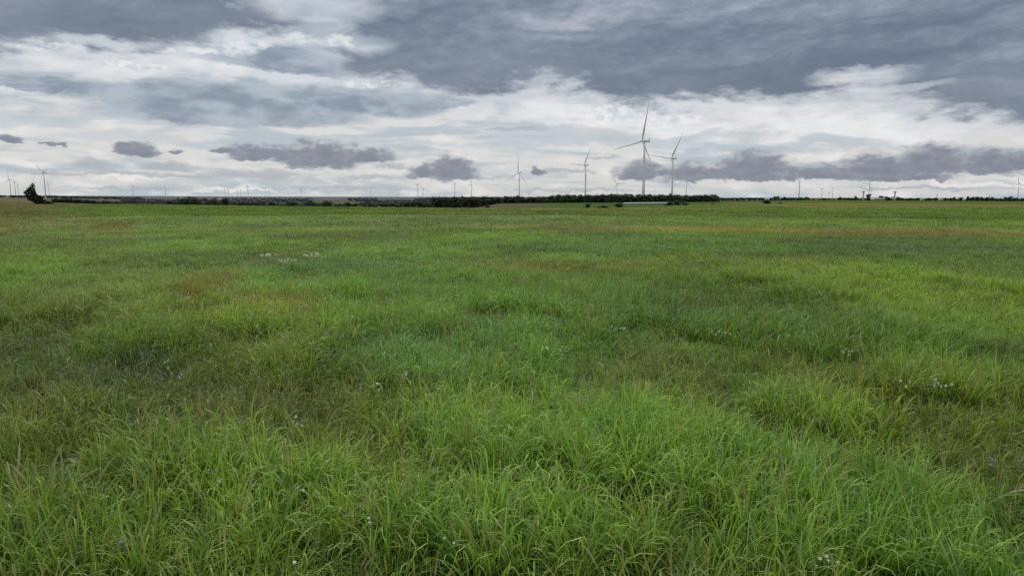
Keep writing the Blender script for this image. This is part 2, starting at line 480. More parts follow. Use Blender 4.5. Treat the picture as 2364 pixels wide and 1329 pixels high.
# ------------------------------------------------------------------ ground sheet
def build_ground():
    az = np.unique(np.concatenate([np.arange(-180, -46, 6.0), np.arange(-46, 46.01, .35), np.arange(48, 181, 6.0)]))
    az = az[az < 179.9]
    rr = np.concatenate([[.5, 1.5, 2.5], np.arange(3.5, 16, .35), np.geomspace(16, 60, 70), np.geomspace(61, 700, 150), np.geomspace(720, 8000, 90), np.geomspace(8500, 70000, 24)])
    A, Rr = np.meshgrid(np.radians(az), rr)
    X = (np.sin(A) * Rr).ravel(); Y = (np.cos(A) * Rr).ravel()
    Z = height(X, Y)
    na, nr = len(az), len(rr)
    V = np.column_stack([X, Y, Z])
    i = np.arange(nr - 1)[:, None] * na; j = np.arange(na)[None, :]; j2 = (j + 1) % na
    F = np.stack([(i + j), (i + j2), (i + na + j2), (i + na + j)], -1).reshape(-1, 4)[:, ::-1]
    m, T, out = material('meadow_soil_and_fields')
    at = T.n.new('ShaderNodeAttribute'); at.attribute_name = 'tint'
    p = geo_pos(T)
    rr_ = T.vmath('LENGTH', p, out=1)
    n = T.noise(p, 3.0, 5, .6); n2 = T.noise(T.vmath('MULTIPLY', p, (.05, .05, .05)), 1.0, 6, .6)
    soil = T.mix(n, (.022, .026, .010), (.06, .062, .022))
    grassy = T.mix(T.math('MULTIPLY', T.ss(n, .3, .7), 1), T.vmath('SCALE', at.outputs['Color'], .55), T.vmath('SCALE', at.outputs['Color'], .95))
    grassy = T.mix(T.ss(n2, .45, .62, 0, .45), grassy, T.vmath('MULTIPLY', grassy, (.72, .78, .8)))
    c = T.mix(T.ss(rr_, 10, 90), soil, grassy)
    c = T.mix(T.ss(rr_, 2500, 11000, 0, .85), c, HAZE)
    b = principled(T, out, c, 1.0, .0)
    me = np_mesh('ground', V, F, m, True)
    # colours: near meadow, far fields
    C, _ = meadow(X, Y)
    r = np.hypot(X, Y); azd = np.degrees(np.arctan2(X, Y)); D = crest(azd)
    fld = fbm(X / 330, Y / 420, 81, 3); fl2 = fbm(X / 120, Y / 160, 91, 3)
    tan = np.array([.165, .145, .085]); grn = np.array([.10, .135, .05]); dull = np.array([.10, .105, .07])
    far = np.where(fld[:, None] > .52, tan, np.where(fld[:, None] > .42, grn, dull)) * (.8 + .4 * fl2[:, None])
    # the shelf in front of the tree line: greyish olive with a greener right part
    shelf = (azd > -6) & (azd < 17)
    sh = np.array([.135, .13, .07]) * (.8 + .4 * fl2[:, None]); shg = np.array([.085, .135, .042]) * (.85 + .3 * fl2[:, None])
    sg = sstep(.5, 4.0, azd)[:, None]
    far = np.where(shelf[:, None], sh * (1 - sg) + shg * sg, far)
    f = sstep(0, 25, r - D)[:, None] * (azd < 22)[:, None]
    f = np.maximum(f, (sstep(1000, 1100, r))[:, None])
    C = C * (1 - f) + far * f
    ca = me.color_attributes.new('tint', 'FLOAT_COLOR', 'POINT')
    ca.data.foreach_set('color', np.column_stack([C, np.ones(len(C))]).astype(np.float32).ravel())
    o = link('ground', me); tag(o, kind='structure')
build_ground()

# ------------------------------------------------------------------ grass
def grass_material():
    m, T, out = material('grass_blades')
    ti = T.n.new('ShaderNodeAttribute'); ti.attribute_name = 'tint'; ti.attribute_type = 'INSTANCER'
    bl = T.n.new('ShaderNodeAttribute'); bl.attribute_name = 'blade'
    s = T.sep(bl.outputs['Vector'])   # x random, y along, z dead
    oi = T.n.new('ShaderNodeObjectInfo')
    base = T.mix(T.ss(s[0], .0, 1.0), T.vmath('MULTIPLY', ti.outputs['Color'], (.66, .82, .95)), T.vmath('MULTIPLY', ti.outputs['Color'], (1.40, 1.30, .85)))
    base = T.vmath('SCALE', base, T.ss(s[1], .12, .95, .17, 1.72))  # shade of the gaps painted into the colour: dark bases, bright tips
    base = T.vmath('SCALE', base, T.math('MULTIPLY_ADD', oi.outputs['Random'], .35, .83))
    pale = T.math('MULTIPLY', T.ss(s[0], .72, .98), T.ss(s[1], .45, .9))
    base = T.mix(T.math('MULTIPLY', pale, .6), base, (.33, .46, .23))  # sky sheen on the arching tips, painted as a paler colour
    base = T.mix(s[2], base, (.26, .215, .115))
    d = T.n.new('ShaderNodeBsdfPrincipled')
    T.put(d.inputs['Base Color'], base); d.inputs['Roughness'].default_value = .42
    d.inputs['Specular IOR Level'].default_value = .26
    tr = T.n.new('ShaderNodeBsdfTranslucent')
    T.put(tr.inputs[0], T.vmath('MULTIPLY', base, (1.25, 1.35, .55)))
    mx = T.n.new('ShaderNodeMixShader'); mx.inputs[0].default_value = .34
    T.l.new(d.outputs[0], mx.inputs[1]); T.l.new(tr.outputs[0], mx.inputs[2]); T.l.new(mx.outputs[0], out.inputs[0])
    return m
GRASS = grass_material()

def tuft(name, n, rad, length, width, droop, lean, segs=5, dead=.06, seed=0, head=0):
    g = np.random.default_rng(seed)
    nb = n
    a0 = g.uniform(0, 2 * np.pi, nb); rr = rad * np.sqrt(g.uniform(0, 1, nb))
    bx = np.cos(a0) * rr; by = np.sin(a0) * rr
    hd = a0 + g.normal(0, .9, nb)                       # heading
    L = g.uniform(length[0], length[1], nb); Wd = g.uniform(width[0], width[1], nb)
    ln = np.abs(g.normal(lean, lean * .5, nb)); dr = g.uniform(droop[0], droop[1], nb)
    tw = g.uniform(-1.2, 1.2, nb)
    t = np.linspace(0, 1, segs + 1)
    # arc: angle from vertical grows along the blade
    V = []; A = []; F = []
    rnd = g.uniform(0, 1, nb); dd = (g.uniform(0, 1, nb) < dead) * g.uniform(.5, 1, nb)
    px = bx.copy(); py = by.copy(); pz = np.full(nb, -.03)
    ang = ln.copy()
    cols = []
    side = hd + np.pi / 2
    for k, tk in enumerate(t):
        if k > 0:
            st_ = L / segs
            ang = ln * (.6 + .6 * tk) + dr * (tk - .5 / segs) ** 2.9 * 1.25
            px = px + np.sin(ang) * np.cos(hd) * st_; py = py + np.sin(ang) * np.sin(hd) * st_; pz = pz + np.cos(ang) * st_
        w = Wd * (1 - tk ** 2.2) * (.55 + .9 * min(tk * 3, 1) * .5) * .5 + .0006
        if head: w = Wd * (.5 - .15 * tk) + head * Wd * math.exp(-((tk - .86) / .09) ** 2) * (1 if tk < .99 else .2)
        s_ = side + tw * tk * .8
        ox = np.cos(s_) * w; oy = np.sin(s_) * w; oz = np.sin(tw * tk) * w * .4
        cols.append((np.column_stack([px - ox, py - oy, pz - oz]), np.column_stack([px + ox, py + oy, pz + oz])))
    S = len(t)
    V = np.empty((nb, S, 2, 3)); A = np.empty((nb, S, 2, 3))
    for k in range(S):
        V[:, k, 0] = cols[k][0]; V[:, k, 1] = cols[k][1]
        A[:, k, :, 0] = rnd[:, None]; A[:, k, :, 1] = t[k]; A[:, k, :, 2] = dd[:, None]
    b = (np.arange(nb) * S * 2)[:, None]; kk = (np.arange(S - 1) * 2)[None, :]
    q = np.stack([b + kk, b + kk + 1, b + kk + 3, b + kk + 2], -1).reshape(-1, 4)
    V = V.reshape(-1, 3); A = A.reshape(-1, 3)
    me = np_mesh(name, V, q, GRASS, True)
    at = me.attributes.new('blade', 'FLOAT_VECTOR', 'POINT')
    at.data.foreach_set('vector', A.astype(np.float32).ravel())
    return bpy.data.objects.new(name, me)

KIND = {}
def make_kind(key, cnt, **kw):
    KIND[key] = [tuft('grass_tuft', seed=hash((key, i)) % 9999 if False else (sum(map(ord, key)) * 13 + i), **kw) for i in range(cnt)]
make_kind('broad', 6, n=30, rad=.13, length=(.48, .95), width=(.009, .026), droop=(.4, 2.4), lean=.11, segs=8, dead=.03)
make_kind('fine', 5, n=80, rad=.18, length=(.25, .58), width=(.003, .0065), droop=(.4, 2.2), lean=.38, segs=5, dead=.12)
make_kind('medium', 5, n=55, rad=.16, length=(.38, .72), width=(.005, .012), droop=(.6, 2.3), lean=.22, segs=6, dead=.07)
make_kind('stalk', 3, n=34, rad=.16, length=(.5, .9), width=(.006, .012), droop=(.1, .9), lean=.16, segs=4, dead=.35)
make_kind('culm', 3, n=9, rad=.14, length=(.78, 1.10), width=(.0022, .0035), droop=(.05, .9), lean=.12, segs=12, dead=.7, head=2.6)
make_kind('weed', 3, n=30, rad=.05, length=(.16, .40), width=(.024, .050), droop=(.2, 1.4), lean=.55, segs=5, dead=.02)
make_kind('mid', 4, n=70, rad=.38, length=(.35, .66), width=(.012, .024), droop=(.6, 2.2), lean=.30, segs=4, dead=.06)
make_kind('far', 4, n=90, rad=1.0, length=(.26, .50), width=(.02, .045), droop=(.3, 1.6), lean=.25, segs=3, dead=.05)

def wedge(r0, r1, dens, a=43.0):
    ar = R(2 * a) * (r1 * r1 - r0 * r0) / 2
    n = int(ar * dens)
    az = rng.uniform(-R(a), R(a), n); r = np.sqrt(rng.uniform(r0 * r0, r1 * r1, n))
    return np.sin(az) * r, np.cos(az) * r

def scatter(obj_name, label, layers):
    """layers: (x, y, kind keys index array..)"""
    src = []; order = {}
    for key in KIND:
        order[key] = (len(src), len(KIND[key])); src += KIND[key]
    col = bpy.data.collections.new('grass_tuft_kinds')
    for i, o in enumerate(src):
        o.name = 'grass_tuft.%03d' % i
        col.objects.link(o)
    X = []; Y = []; ID = []; SC = []; TI = []; ROT = []
    for (x, y, pick, smul) in layers:
        c, mound = meadow(x, y)
        n = len(x)
        names, sc = pick(x, y, mound, c)
        ids = np.zeros(n, int)
        for nm in set(names.tolist()):
            o0, cnt = order[nm]
            msk = names == nm
            ids[msk] = o0 + rng.integers(0, cnt, msk.sum())
        X.append(x); Y.append(y); ID.append(ids)
        hgt = (.80 + .34 * fbm(x / 2.2, y / 2.2, 101, 3)) * (1 + .16 * mound) * sc * rng.uniform(.8, 1.2, n)
        wid = sc * rng.uniform(.85, 1.2, n) * smul
        SC.append(np.column_stack([wid, wid, hgt]))
        # slight lean of whole tufts with the wind
        ROT.append(np.column_stack([rng.normal(0, .10, n), rng.normal(.06, .10, n), rng.uniform(0, 6.283, n)]))
        kt = np.where(names == 'fine', .78, np.where(names == 'broad', 1.12, np.where(names == 'far', .98, 1.0)))[:, None]
        tone = (.79 + .40 * sstep(.34, .66, fbm(x / 6.5 + 3, y / 9.0, 131, 4)))[:, None]
        nr = 1 - sstep(14, 30, np.hypot(x, y))
        tone = tone * (1 + ((.90 + .12 * mound) - 1) * nr)[:, None]
        TI.append(c * 1.15 * tone * kt * rng.uniform(.88, 1.12, (n, 1)))
    x = np.concatenate(X); y = np.concatenate(Y)
    V = np.column_stack([x, y, height(x, y)])
    me = bpy.data.meshes.new(obj_name)
    me.vertices.add(len(V)); me.vertices.foreach_set('co', V.astype(np.float32).ravel())
    def attr(nm, ty, data, fld):
        a = me.attributes.new(nm, ty, 'POINT'); a.data.foreach_set(fld, np.ascontiguousarray(data).ravel())
    attr('idx', 'INT', np.concatenate(ID).astype(np.int32), 'value')
    attr('scl', 'FLOAT_VECTOR', np.concatenate(SC).astype(np.float32), 'vector')
    attr('rot', 'FLOAT_VECTOR', np.concatenate(ROT).astype(np.float32), 'vector')
    t4 = np.column_stack([np.concatenate(TI), np.ones(len(V))]).astype(np.float32)
    attr('tint', 'FLOAT_COLOR', t4, 'color')
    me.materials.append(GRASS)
    o = link(obj_name, me)
    ng = bpy.data.node_groups.new('grass_scatter', 'GeometryNodeTree')
    ng.interface.new_socket('Geometry', in_out='INPUT', socket_type='NodeSocketGeometry')
    ng.interface.new_socket('Geometry', in_out='OUTPUT', socket_type='NodeSocketGeometry')
    gi = ng.nodes.new('NodeGroupInput'); go = ng.nodes.new('NodeGroupOutput')
    ci = ng.nodes.new('GeometryNodeCollectionInfo'); ci.inputs[0].default_value = col
    ci.inputs['Separate Children'].default_value = True; ci.inputs['Reset Children'].default_value = True
    ip = ng.nodes.new('GeometryNodeInstanceOnPoints')
    def na(nm, ty):
        nd = ng.nodes.new('GeometryNodeInputNamedAttribute'); nd.data_type = ty; nd.inputs[0].default_value = nm
        return nd.outputs[0]
    e2r = ng.nodes.new('FunctionNodeEulerToRotation')
    ng.links.new(na('rot', 'FLOAT_VECTOR'), e2r.inputs[0])
    ng.links.new(gi.outputs[0], ip.inputs['Points'])
    ng.links.new(ci.outputs[0], ip.inputs['Instance'])
    ip.inputs['Pick Instance'].default_value = True
    ng.links.new(na('idx', 'INT'), ip.inputs['Instance Index'])
    ng.links.new(e2r.outputs[0], ip.inputs['Rotation'])
    ng.links.new(na('scl', 'FLOAT_VECTOR'), ip.inputs['Scale'])
    ng.links.new(ip.outputs[0], go.inputs[0])
    md = o.modifiers.new('scatter', 'NODES'); md.node_group = ng
    tag(o, label, 'grass', kind='stuff')
    print('tufts', len(V))
    return o

def pick_near(x, y, mound, c):
    n = len(x); u = rng.uniform(0, 1, n)
    rusty = c[:, 0] > c[:, 1] * .98
    names = np.where(u < .12 + .66 * mound, 'broad', np.where(u < .62 + .3 * mound, 'medium', 'fine'))
    names = np.where(rusty & (u > .35), 'stalk', names)
    names = np.where((u > .86) & (u < .90), 'weed', np.where((u > .955), 'culm', names))
    sc = np.where(mound > .35, .96, .80)
    return names, sc

def pick_mid(x, y, mound, c):
    n = len(x); u = rng.uniform(0, 1, n)
    rusty = c[:, 0] > c[:, 1] * .98
    names = np.where(u < .25 * mound, 'broad', np.where(u < .25, 'medium', 'mid'))
    names = np.where(rusty & (u > .5), 'stalk', names)
    return names, np.full(n, .86)

def pick_far(x, y, mound, c):
    n = len(x)
    return np.full(n, 'far'), np.full(n, .75)

L1 = wedge(3.2, 15, 38); L2 = wedge(15, 30, 22); L3 = wedge(30, 70, 8); L4 = wedge(70, 115, 3.0, 41)
xf, yf = wedge(62, 300, 1.0, 40)
def cut(x, y):
    k = np.hypot(x, y) < crest(np.degrees(np.arctan2(x, y))) + 12
    return x[k], y[k]
xf, yf = cut(xf, yf)
def side(r0, r1, dens, a0, a1):
    n = int(R(a1 - a0) * (r1 * r1 - r0 * r0) * dens)
    az = rng.uniform(R(a0), R(a1), n) * np.where(rng.random(n) < .5, -1, 1); r = np.sqrt(rng.uniform(r0 * r0, r1 * r1, n))
    return np.sin(az) * r, np.cos(az) * r
S0 = side(.3, 3.2, 26, 0, 100); S1 = side(3.2, 16, 26, 43, 85); S2 = side(16, 45, 9, 43, 62)
scatter('meadow_grass', 'tall green prairie grass covering the whole meadow', [
    (L1[0], L1[1], pick_near, 1.0), (S0[0], S0[1], pick_near, 1.1), (S1[0], S1[1], pick_near, 1.15), (S2[0], S2[1], pick_mid, 1.2), (L2[0], L2[1], pick_near, 1.1), (L3[0], L3[1], pick_mid, 1.2), (L4[0], L4[1], pick_mid, 1.5), (xf, yf, pick_far, 1.2)])

# ------------------------------------------------------------------ turbines
def turbine_mat():
    m, T, out = material('white_turbine_paint')
    p = T.n.new('ShaderNodeTexCoord').outputs['Object']
    n = T.noise(T.vmath('MULTIPLY', p, (.8, .8, .05)), 1.0, 5, .6)
    c = T.mix(n, (.70, .70, .69), (.78, .78, .77))
    # grease streak and soot below the nacelle, weld seams between tower sections
    z = T.sep(p)[2]
    seam = T.math('FRACT', T.math('DIVIDE', z, 23.5))
    c = T.mix(T.ss(seam, .012, .0, 0, .35), c, (.4, .4, .4))
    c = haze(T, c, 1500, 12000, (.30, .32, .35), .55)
    principled(T, out, c, .42, .4)
    return m
TURB = turbine_mat()
DARK = simple_mat('dark_grey_metal', (.06, .06, .065), .6)

def lerp_tab(t, tab):
    return float(np.interp(t, [a for a, _ in tab], [b for _, b in tab]))

def blade_mesh():
    """unit-length blade along +Z, upwind side is -Y (nose), chord along X"""
    mb = MB(); N = 14; rings = []
    ts = [0, .03, .06, .1, .15, .2, .28, .38, .5, .62, .74, .85, .93, .98, 1.0]
    ch = [(0, .030), (.05, .031), (.1, .038), (.18, .056), (.24, .057), (.4, .043), (.6, .029), (.8, .0185), (.93, .011), (.985, .006), (1, .002)]
    th = [(0, 1.0), (.05, .96), (.12, .55), (.2, .34), (.4, .24), (1, .18)]
    for t in ts:
        c = lerp_tab(t, ch); k = lerp_tab(t, th); tw = R(lerp_tab(t, [(0, 22), (.2, 16), (.5, 6), (1, 0)]) + 4)
        yb = -.085 * t - .035 * t * t
        xoff = -c * .15 * min(1, t * 5)
        ring = []
        for i in range(N):
            a = 2 * math.pi * i / N
            x = math.cos(a) * c / 2; y = math.sin(a) * c / 2 * k
            if t > .08: y *= (1 - .45 * math.cos(a + math.pi) * -1 * .0) ; x = x + xoff
            ring.append((x * math.cos(tw) - y * math.sin(tw), yb + x * math.sin(tw) + y * math.cos(tw), t))
        rings += ring
    n = len(ts)
    fs = [(i * N + k, i * N + (k + 1) % N, (i + 1) * N + (k + 1) % N, (i + 1) * N + k) for i in range(n - 1) for k in range(N)]
    fs.append(tuple(reversed(range(N)))); fs.append(tuple((n - 1) * N + k for k in range(N)))
    mb.add(rings, fs)
    return mb.mesh('blade', TURB, True)

def tower_mesh():
    """95 m tower"""
    mb = MB()
    mb.tube([(0, 0, z) for z in (-1.5, 23.5, 47, 70.5, 93.4)], [2.32, 2.14, 1.96, 1.72, 1.42], 32)
    mb.tube([(0, 0, -1.5), (0, 0, .35)], [4.2, 3.6], 24)
    return mb.mesh('tower', TURB, True)

def nacelle_mesh():
    """long axis along +Y behind the rotor; origin at tower axis, hub height"""
    mb = MB(); N = 16
    prof = [(-3.3, 1.45, 1.5), (-2.9, 1.75, 1.8), (-1, 1.95, 2.0), (4, 2.0, 2.05), (8.6, 1.9, 2.0), (9.6, 1.65, 1.75), (9.9, 1.1, 1.2)]
    vs = []
    for y, w, h in prof:
        for i in range(N):
            a = 2 * math.pi * i / N
            cx = math.copysign(abs(math.cos(a)) ** .55, math.cos(a)); cz = math.copysign(abs(math.sin(a)) ** .55, math.sin(a))
            vs.append((cx * w, y, cz * h))
    n = len(prof)
    fs = [(i * N + k, (i + 1) * N + k, (i + 1) * N + (k + 1) % N, i * N + (k + 1) % N) for i in range(n - 1) for k in range(N)]
    fs.append(tuple(range(N))); fs.append(tuple(reversed([(n - 1) * N + k for k in range(N)])))
    mb.add(vs, fs)
    return mb.mesh('nacelle', TURB, True)

def cooler_mesh():
    mb = MB()
    mb.box((0, 9.2, 3.3), (3.6, .35, 2.6)); mb.box((0, 8.3, 2.3), (.3, 1.8, .8))
    for x in (-1.2, 0, 1.2): mb.tube([(x, 9.0, 4.5), (x, 9.0, 5.6)], .06, 6)
    return mb.mesh('cooler', TURB)

def hub_mesh():
    """rotor centre at origin, nose along -Y"""
    mb = MB()
    mb.tube([(0, 1.9, 0), (0, 1.2, 0), (0, -.6, 0), (0, -1.6, 0), (0, -2.3, 0), (0, -2.6, 0)], [1.35, 1.75, 1.8, 1.45, .8, .15], 20)
    return mb.mesh('hub', TURB, True)
BM, TM, NM, CM, HM = blade_mesh(), tower_mesh(), nacelle_mesh(), cooler_mesh(), hub_mesh()
HUBH = 95.0

def fit(hub, tips):
    """rotor radius, phase and foreshortening from observed blade tips"""
    best = None
    obs = [(t[0] - hub[0], hub[1] - t[1]) for t in tips]
    ymax = max(math.hypot(*o) for o in obs)
    for k in np.linspace(.28, .92, 17):
        for R_ in np.linspace(.85 * ymax, 1.35 * ymax, 21):
            th = np.radians(np.arange(0, 120, 3.0))
            for s in (0,):
                T3 = [th + q * 2 * math.pi / 3 for q in range(3)]
                X = [R_ * (k * np.sin(a) - .10 * math.sqrt(1 - k * k)) for a in T3]
                Y = [R_ * np.cos(a) for a in T3]
                e = 0
                for ox, oy in obs:
                    e = e + np.minimum.reduce([(X[q] - ox) ** 2 + (Y[q] - oy) ** 2 for q in range(3)])
                e = e + .02 * (R_ - 1.03 * ymax) ** 2 + (k - .6) ** 2 * .15 * R_
                i = int(np.argmin(e))
                if best is None or e[i] < best[0]: best = (float(e[i]), float(R_), float(th[i]), float(k))
    return best[1:]

def turbine(hub, tips, label, group=None, scale=1.0, small=False):
    u, v = hub
    Rpx, th, k = fit(hub, tips)
    d = direction(u, v); hd = math.hypot(d.x, d.y)
    rr = np.geomspace(700, 25000, 3000)
    x = d.x / hd * rr; y = d.y / hd * rr
    need = (CAM_H + d.z / hd * rr) - height(x, y)
    i = int(np.nonzero(need >= HUBH * scale)[0][0]) if (need >= HUBH * scale).any() else len(rr) - 1
    r = float(rr[i]); hub_w = Vector((float(x[i]), float(y[i]), float(CAM_H + d.z / hd * r)))
    dist = (hub_w - cam.location).length
    Rm = Rpx * dist / F0 * math.cos(math.atan((u - W0 / 2) / F0))
    az = math.atan2(d.x, d.y)
    # nose direction: k toward the camera, the rest to the left of the view
    to = Vector((-math.sin(az), -math.cos(az), 0)); left = Vector((-math.cos(az), math.sin(az), 0))
    n = (to * k + left * math.sqrt(1 - k * k)).normalized()
    s = scale
    base = hub_w - n * 5.2 * s
    gz = hz(base.x, base.y)
    s = (hub_w.z - gz) / HUBH
    base = hub_w - n * 5.2 * s; base.z = gz
    rz = math.atan2(-n.x, n.y) + math.pi      # local -Y becomes n
    root = empty('wind_turbine', base, rz)
    root.scale = (s, s, s)
    link('tower', TM, root)
    na = link('nacelle', NM, root); na.location = (0, 0, HUBH)
    if not small:
        co = link('cooler', CM, na)
    hb = link('hub', HM, root); hb.location = (0, -5.2, HUBH)
    L = Rm / s
    for q in range(3):
        b = link('blade', BM, root)
        b.location = (0, -5.2, HUBH); b.scale = (L * .98, L * .98, L)
        # seen from upwind +X local is on the viewer's left
        b.rotation_euler = (0, (th + q * 2 * math.pi / 3) * 1.0, 0)
        if q == 0: pass
    tag(root, label, 'wind turbine', group or 'wind turbines standing across the plain')
    return root, r

TB = [
 ((19.7,415.1),[(17.4,384.9),(12.4,426.7),(22.8,438)],'wind turbine nearest the left edge of the photo, one blade straight up'),
 ((31.3,420),[(26,403),(26.9,427.5)],'mid-sized wind turbine just right of the one at the left edge'),
 ((39.5,427.8),[(35.1,424),(45.7,424.2),(37.4,440.4)],'small wind turbine with a Y of raised blades, left of the windswept tree'),
 ((78.0,423.5),[(78.5,407.5)],'wind turbine hidden behind the windswept tree with only a blade above it'),
 ((97.5,399.2),[(86.1,376.6),(110.5,391.1),(91.9,431.3)],'tall wind turbine rising right behind the windswept dark tree'),
 ((110.3,427.8),[(110,413),(105.1,432.3)],'small wind turbine just right of the tall one by the windswept tree'),
 ((304.6,429.7),[(301.2,418.4),(300.3,443.8)],'lone wind turbine on the left with one blade up and one hanging down'),
 ((380.4,433.6),[(381.9,419.2),(367.2,437),(388.8,442.9)],'lone wind turbine on the left whose blades form an upright Y'),
 ((518.4,438.1),[(516.5,426),(511.8,442.6)],'left turbine of the first close pair over the valley woods'),
 ((525.4,437.2),[(524.4,424.8),(521.2,440.3)],'right turbine of the first close pair over the valley woods'),
 ((547.2,439.6),[(545.7,432.4),(542.7,443.8)],'left turbine of the second, smaller pair over the valley woods'),
 ((554.6,438.8),[(555.8,432.8),(549.9,439.4)],'right turbine of the second, smaller pair, a blade reaching to its neighbour'),
 ((570.4,431.2),[(563.9,424.4),(571.9,421),(568.7,441.3)],'tallest wind turbine over the valley woods, standing on a pale pad'),
 ((612.1,441.7),[(610.4,435.4),(607.9,445.5),(614.6,443.8)],'left one of two small turbines right of the pale pad turbine'),
 ((621.4,441.5),[(616.3,437.1),(623.1,437.1)],'right one of two small turbines right of the pale pad turbine'),
 ((693.7,437.1),[(691.9,422.7),(684.9,443.8),(699.7,440.5)],'lone upright-Y wind turbine above the middle of the valley woods'),
 ((760.2,444.6),[(757.5,436.7),(757,448)],'tiny faint wind turbine alone above the right part of the valley woods'),
 ((854.8,443),[(854.8,430.5),(846.7,445.1)],'small wind turbine above the brown field beyond the valley woods'),
 ((920.1,446.4),[(918.6,438.3),(914,450.6)],'left one of two tiny turbines left of the V-bladed turbine'),
 ((941.9,445.8),[(941,441),(937,449.3)],'right one of two tiny turbines left of the V-bladed turbine'),
 ((963,428.4),[(950.4,418.7),(968.3,420.4),(959.9,446.8)],'wind turbine with a wide V of raised blades left of the tree line'),
 ((975.7,436.2),[(968.8,424.6),(982.5,434.5),(969.4,453.2)],'smaller wind turbine close beside the V-bladed turbine'),
 ((1048.1,424.6),[(1047.2,410.9),(1040.7,439)],'wind turbine above the left end of the tree line, blade hanging left'),
 ((1087.2,426.7),[(1089.3,407.7),(1073,432)],'wind turbine above the tree line with one blade pointing left'),
 ((1196.5,398.7),[(1199.1,351.9),(1165.1,419.6),(1215.8,424)],'large wind turbine near the middle of the photo with one blade straight up'),
 ((1205.6,445.8),[(1200.7,445.5),(1207.3,441.9)],'tiny turbine just right of the large middle tower, low over the trees'),
 ((1219.2,445.1),[(1209,444.3),(1221.3,440.2)],'left one of a tiny turbine pair low over the trees'),
 ((1222.2,445.1),[(1224.2,440.0),(1217,445.6)],'right one of a tiny turbine pair low over the trees'),
 ((1273.7,441.9),[(1272.5,433.1),(1266.4,450.4),(1280,445.8)],'small wind turbine over the trees between the two large middle turbines, left one'),
 ((1332.2,439.3),[(1331.1,429.2),(1325,448.4)],'small wind turbine just left of the large one with a level blade'),
 ((1348.9,381),[(1368,336.3),(1311.7,377.7),(1349.6,425)],'large wind turbine with one level blade pointing left, left of the biggest one'),
 ((1423.9,424.6),[(1409.4,402.4),(1447.7,421),(1411.1,447.2)],'mid-sized turbine left of the biggest one, its rotor facing us'),
 ((1482.6,325.3),[(1507,228.7),(1411.8,343.7),(1501.9,388.9)],'biggest and nearest wind turbine, standing tall over the tree line'),
 ((1550.1,365.4),[(1578.3,309),(1499.7,360.9),(1555.5,425.5)],'second tallest wind turbine, just right of the biggest one'),
 ((1584.1,419.2),[(1591.6,392.5),(1555.5,425.5),(1598.5,439.4)],'mid-sized wind turbine over the right part of the tree line'),
 ((1442.7,447),[(1442,442.5),(1438.5,449.8)],'tiny far turbine barely clearing the trees left of the biggest tower'),
 ((1510,448),[(1503.5,446.6),(1511.5,444.5)],'tiny far turbine barely clearing the trees between the two tallest towers'),
 ((1544,448),[(1541,443.6),(1546.5,446)],'tiny far turbine barely clearing the trees at the foot of the second tallest'),
 ((1844.6,407.2),[(1819.4,392.4),(1855.2,395.7),(1838.8,440.6)],'lone tall wind turbine with a V of raised blades on the right plain'),
 ((1897,437),[(1885.4,429.6),(1905.7,431.3),(1895,453)],'small turbine with raised V blades between the tall one and the towers'),
 ((1921.6,434.5),[(1911.2,449.1),(1928.5,433.5)],'small turbine with one long blade hanging to the lower left'),
 ((2006.2,425.2),[(2015.3,408.3),(1983.6,425.4),(2003.5,445.7)],'larger one of two turbines standing behind the farm buildings'),
 ((2011.2,433),[(2024.7,430.3),(2006.4,443.2)],'smaller one of two turbines standing behind the farm buildings'),
 ((2127.4,452.3),[(2129.5,447.8)],'tiny far turbine above the low bushes right of the farm'),
 ((2237.4,453),[(2241.9,447.5),(2232,451.0)],'tiny far turbine with V blades above the right hand groves'),
 ((2289.4,451.6),[(2289.4,447),(2285.5,453)],'tiny faint turbine above the gap between the right hand groves'),
 ((2303.2,452),[(2304.5,448)],'tiny faint turbine just left of the broad round grove'),
 ((2351.8,423.6),[(2350.8,401),(2329.5,441.1)],'tall wind turbine at the right edge of the photo'),
 ((2354.5,452.3),[(2356.5,449.5)],'tiny far turbine at the foot of the one at the right edge'),
]
TOUT = []
for hub_, tips_, lab in TB:
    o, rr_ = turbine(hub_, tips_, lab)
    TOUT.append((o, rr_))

# ------------------------------------------------------------------ trees
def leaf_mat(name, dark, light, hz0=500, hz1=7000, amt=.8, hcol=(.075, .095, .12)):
    m, T, out = material(name)
    p = geo_pos(T)
    n = T.noise(p, .7, 4, .6); n2 = T.noise(p, .12, 3, .5)
    oi = T.n.new('ShaderNodeObjectInfo')
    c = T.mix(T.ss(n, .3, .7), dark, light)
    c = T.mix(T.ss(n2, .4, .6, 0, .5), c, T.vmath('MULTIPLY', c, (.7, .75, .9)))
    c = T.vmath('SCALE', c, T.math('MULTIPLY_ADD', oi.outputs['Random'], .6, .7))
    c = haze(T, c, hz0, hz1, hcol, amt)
    b = principled(T, out, c, .75, .15)
    return m
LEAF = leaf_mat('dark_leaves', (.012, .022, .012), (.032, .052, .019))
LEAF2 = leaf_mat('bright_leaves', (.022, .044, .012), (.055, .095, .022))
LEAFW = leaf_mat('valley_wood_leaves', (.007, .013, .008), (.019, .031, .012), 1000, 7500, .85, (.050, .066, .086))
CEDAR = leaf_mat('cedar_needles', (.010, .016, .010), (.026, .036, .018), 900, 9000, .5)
BARK = simple_mat('grey_bark', (.07, .06, .05), .9)

def ico(sub):
    import bmesh
    bm = bmesh.new(); bmesh.ops.create_icosphere(bm, subdivisions=sub, radius=1)
    V = np.array([v.co[:] for v in bm.verts]); F = np.array([[v.index for v in f.verts] for f in bm.faces])
    bm.free(); return V, F
ICO1 = ico(1); ICO2 = ico(2)

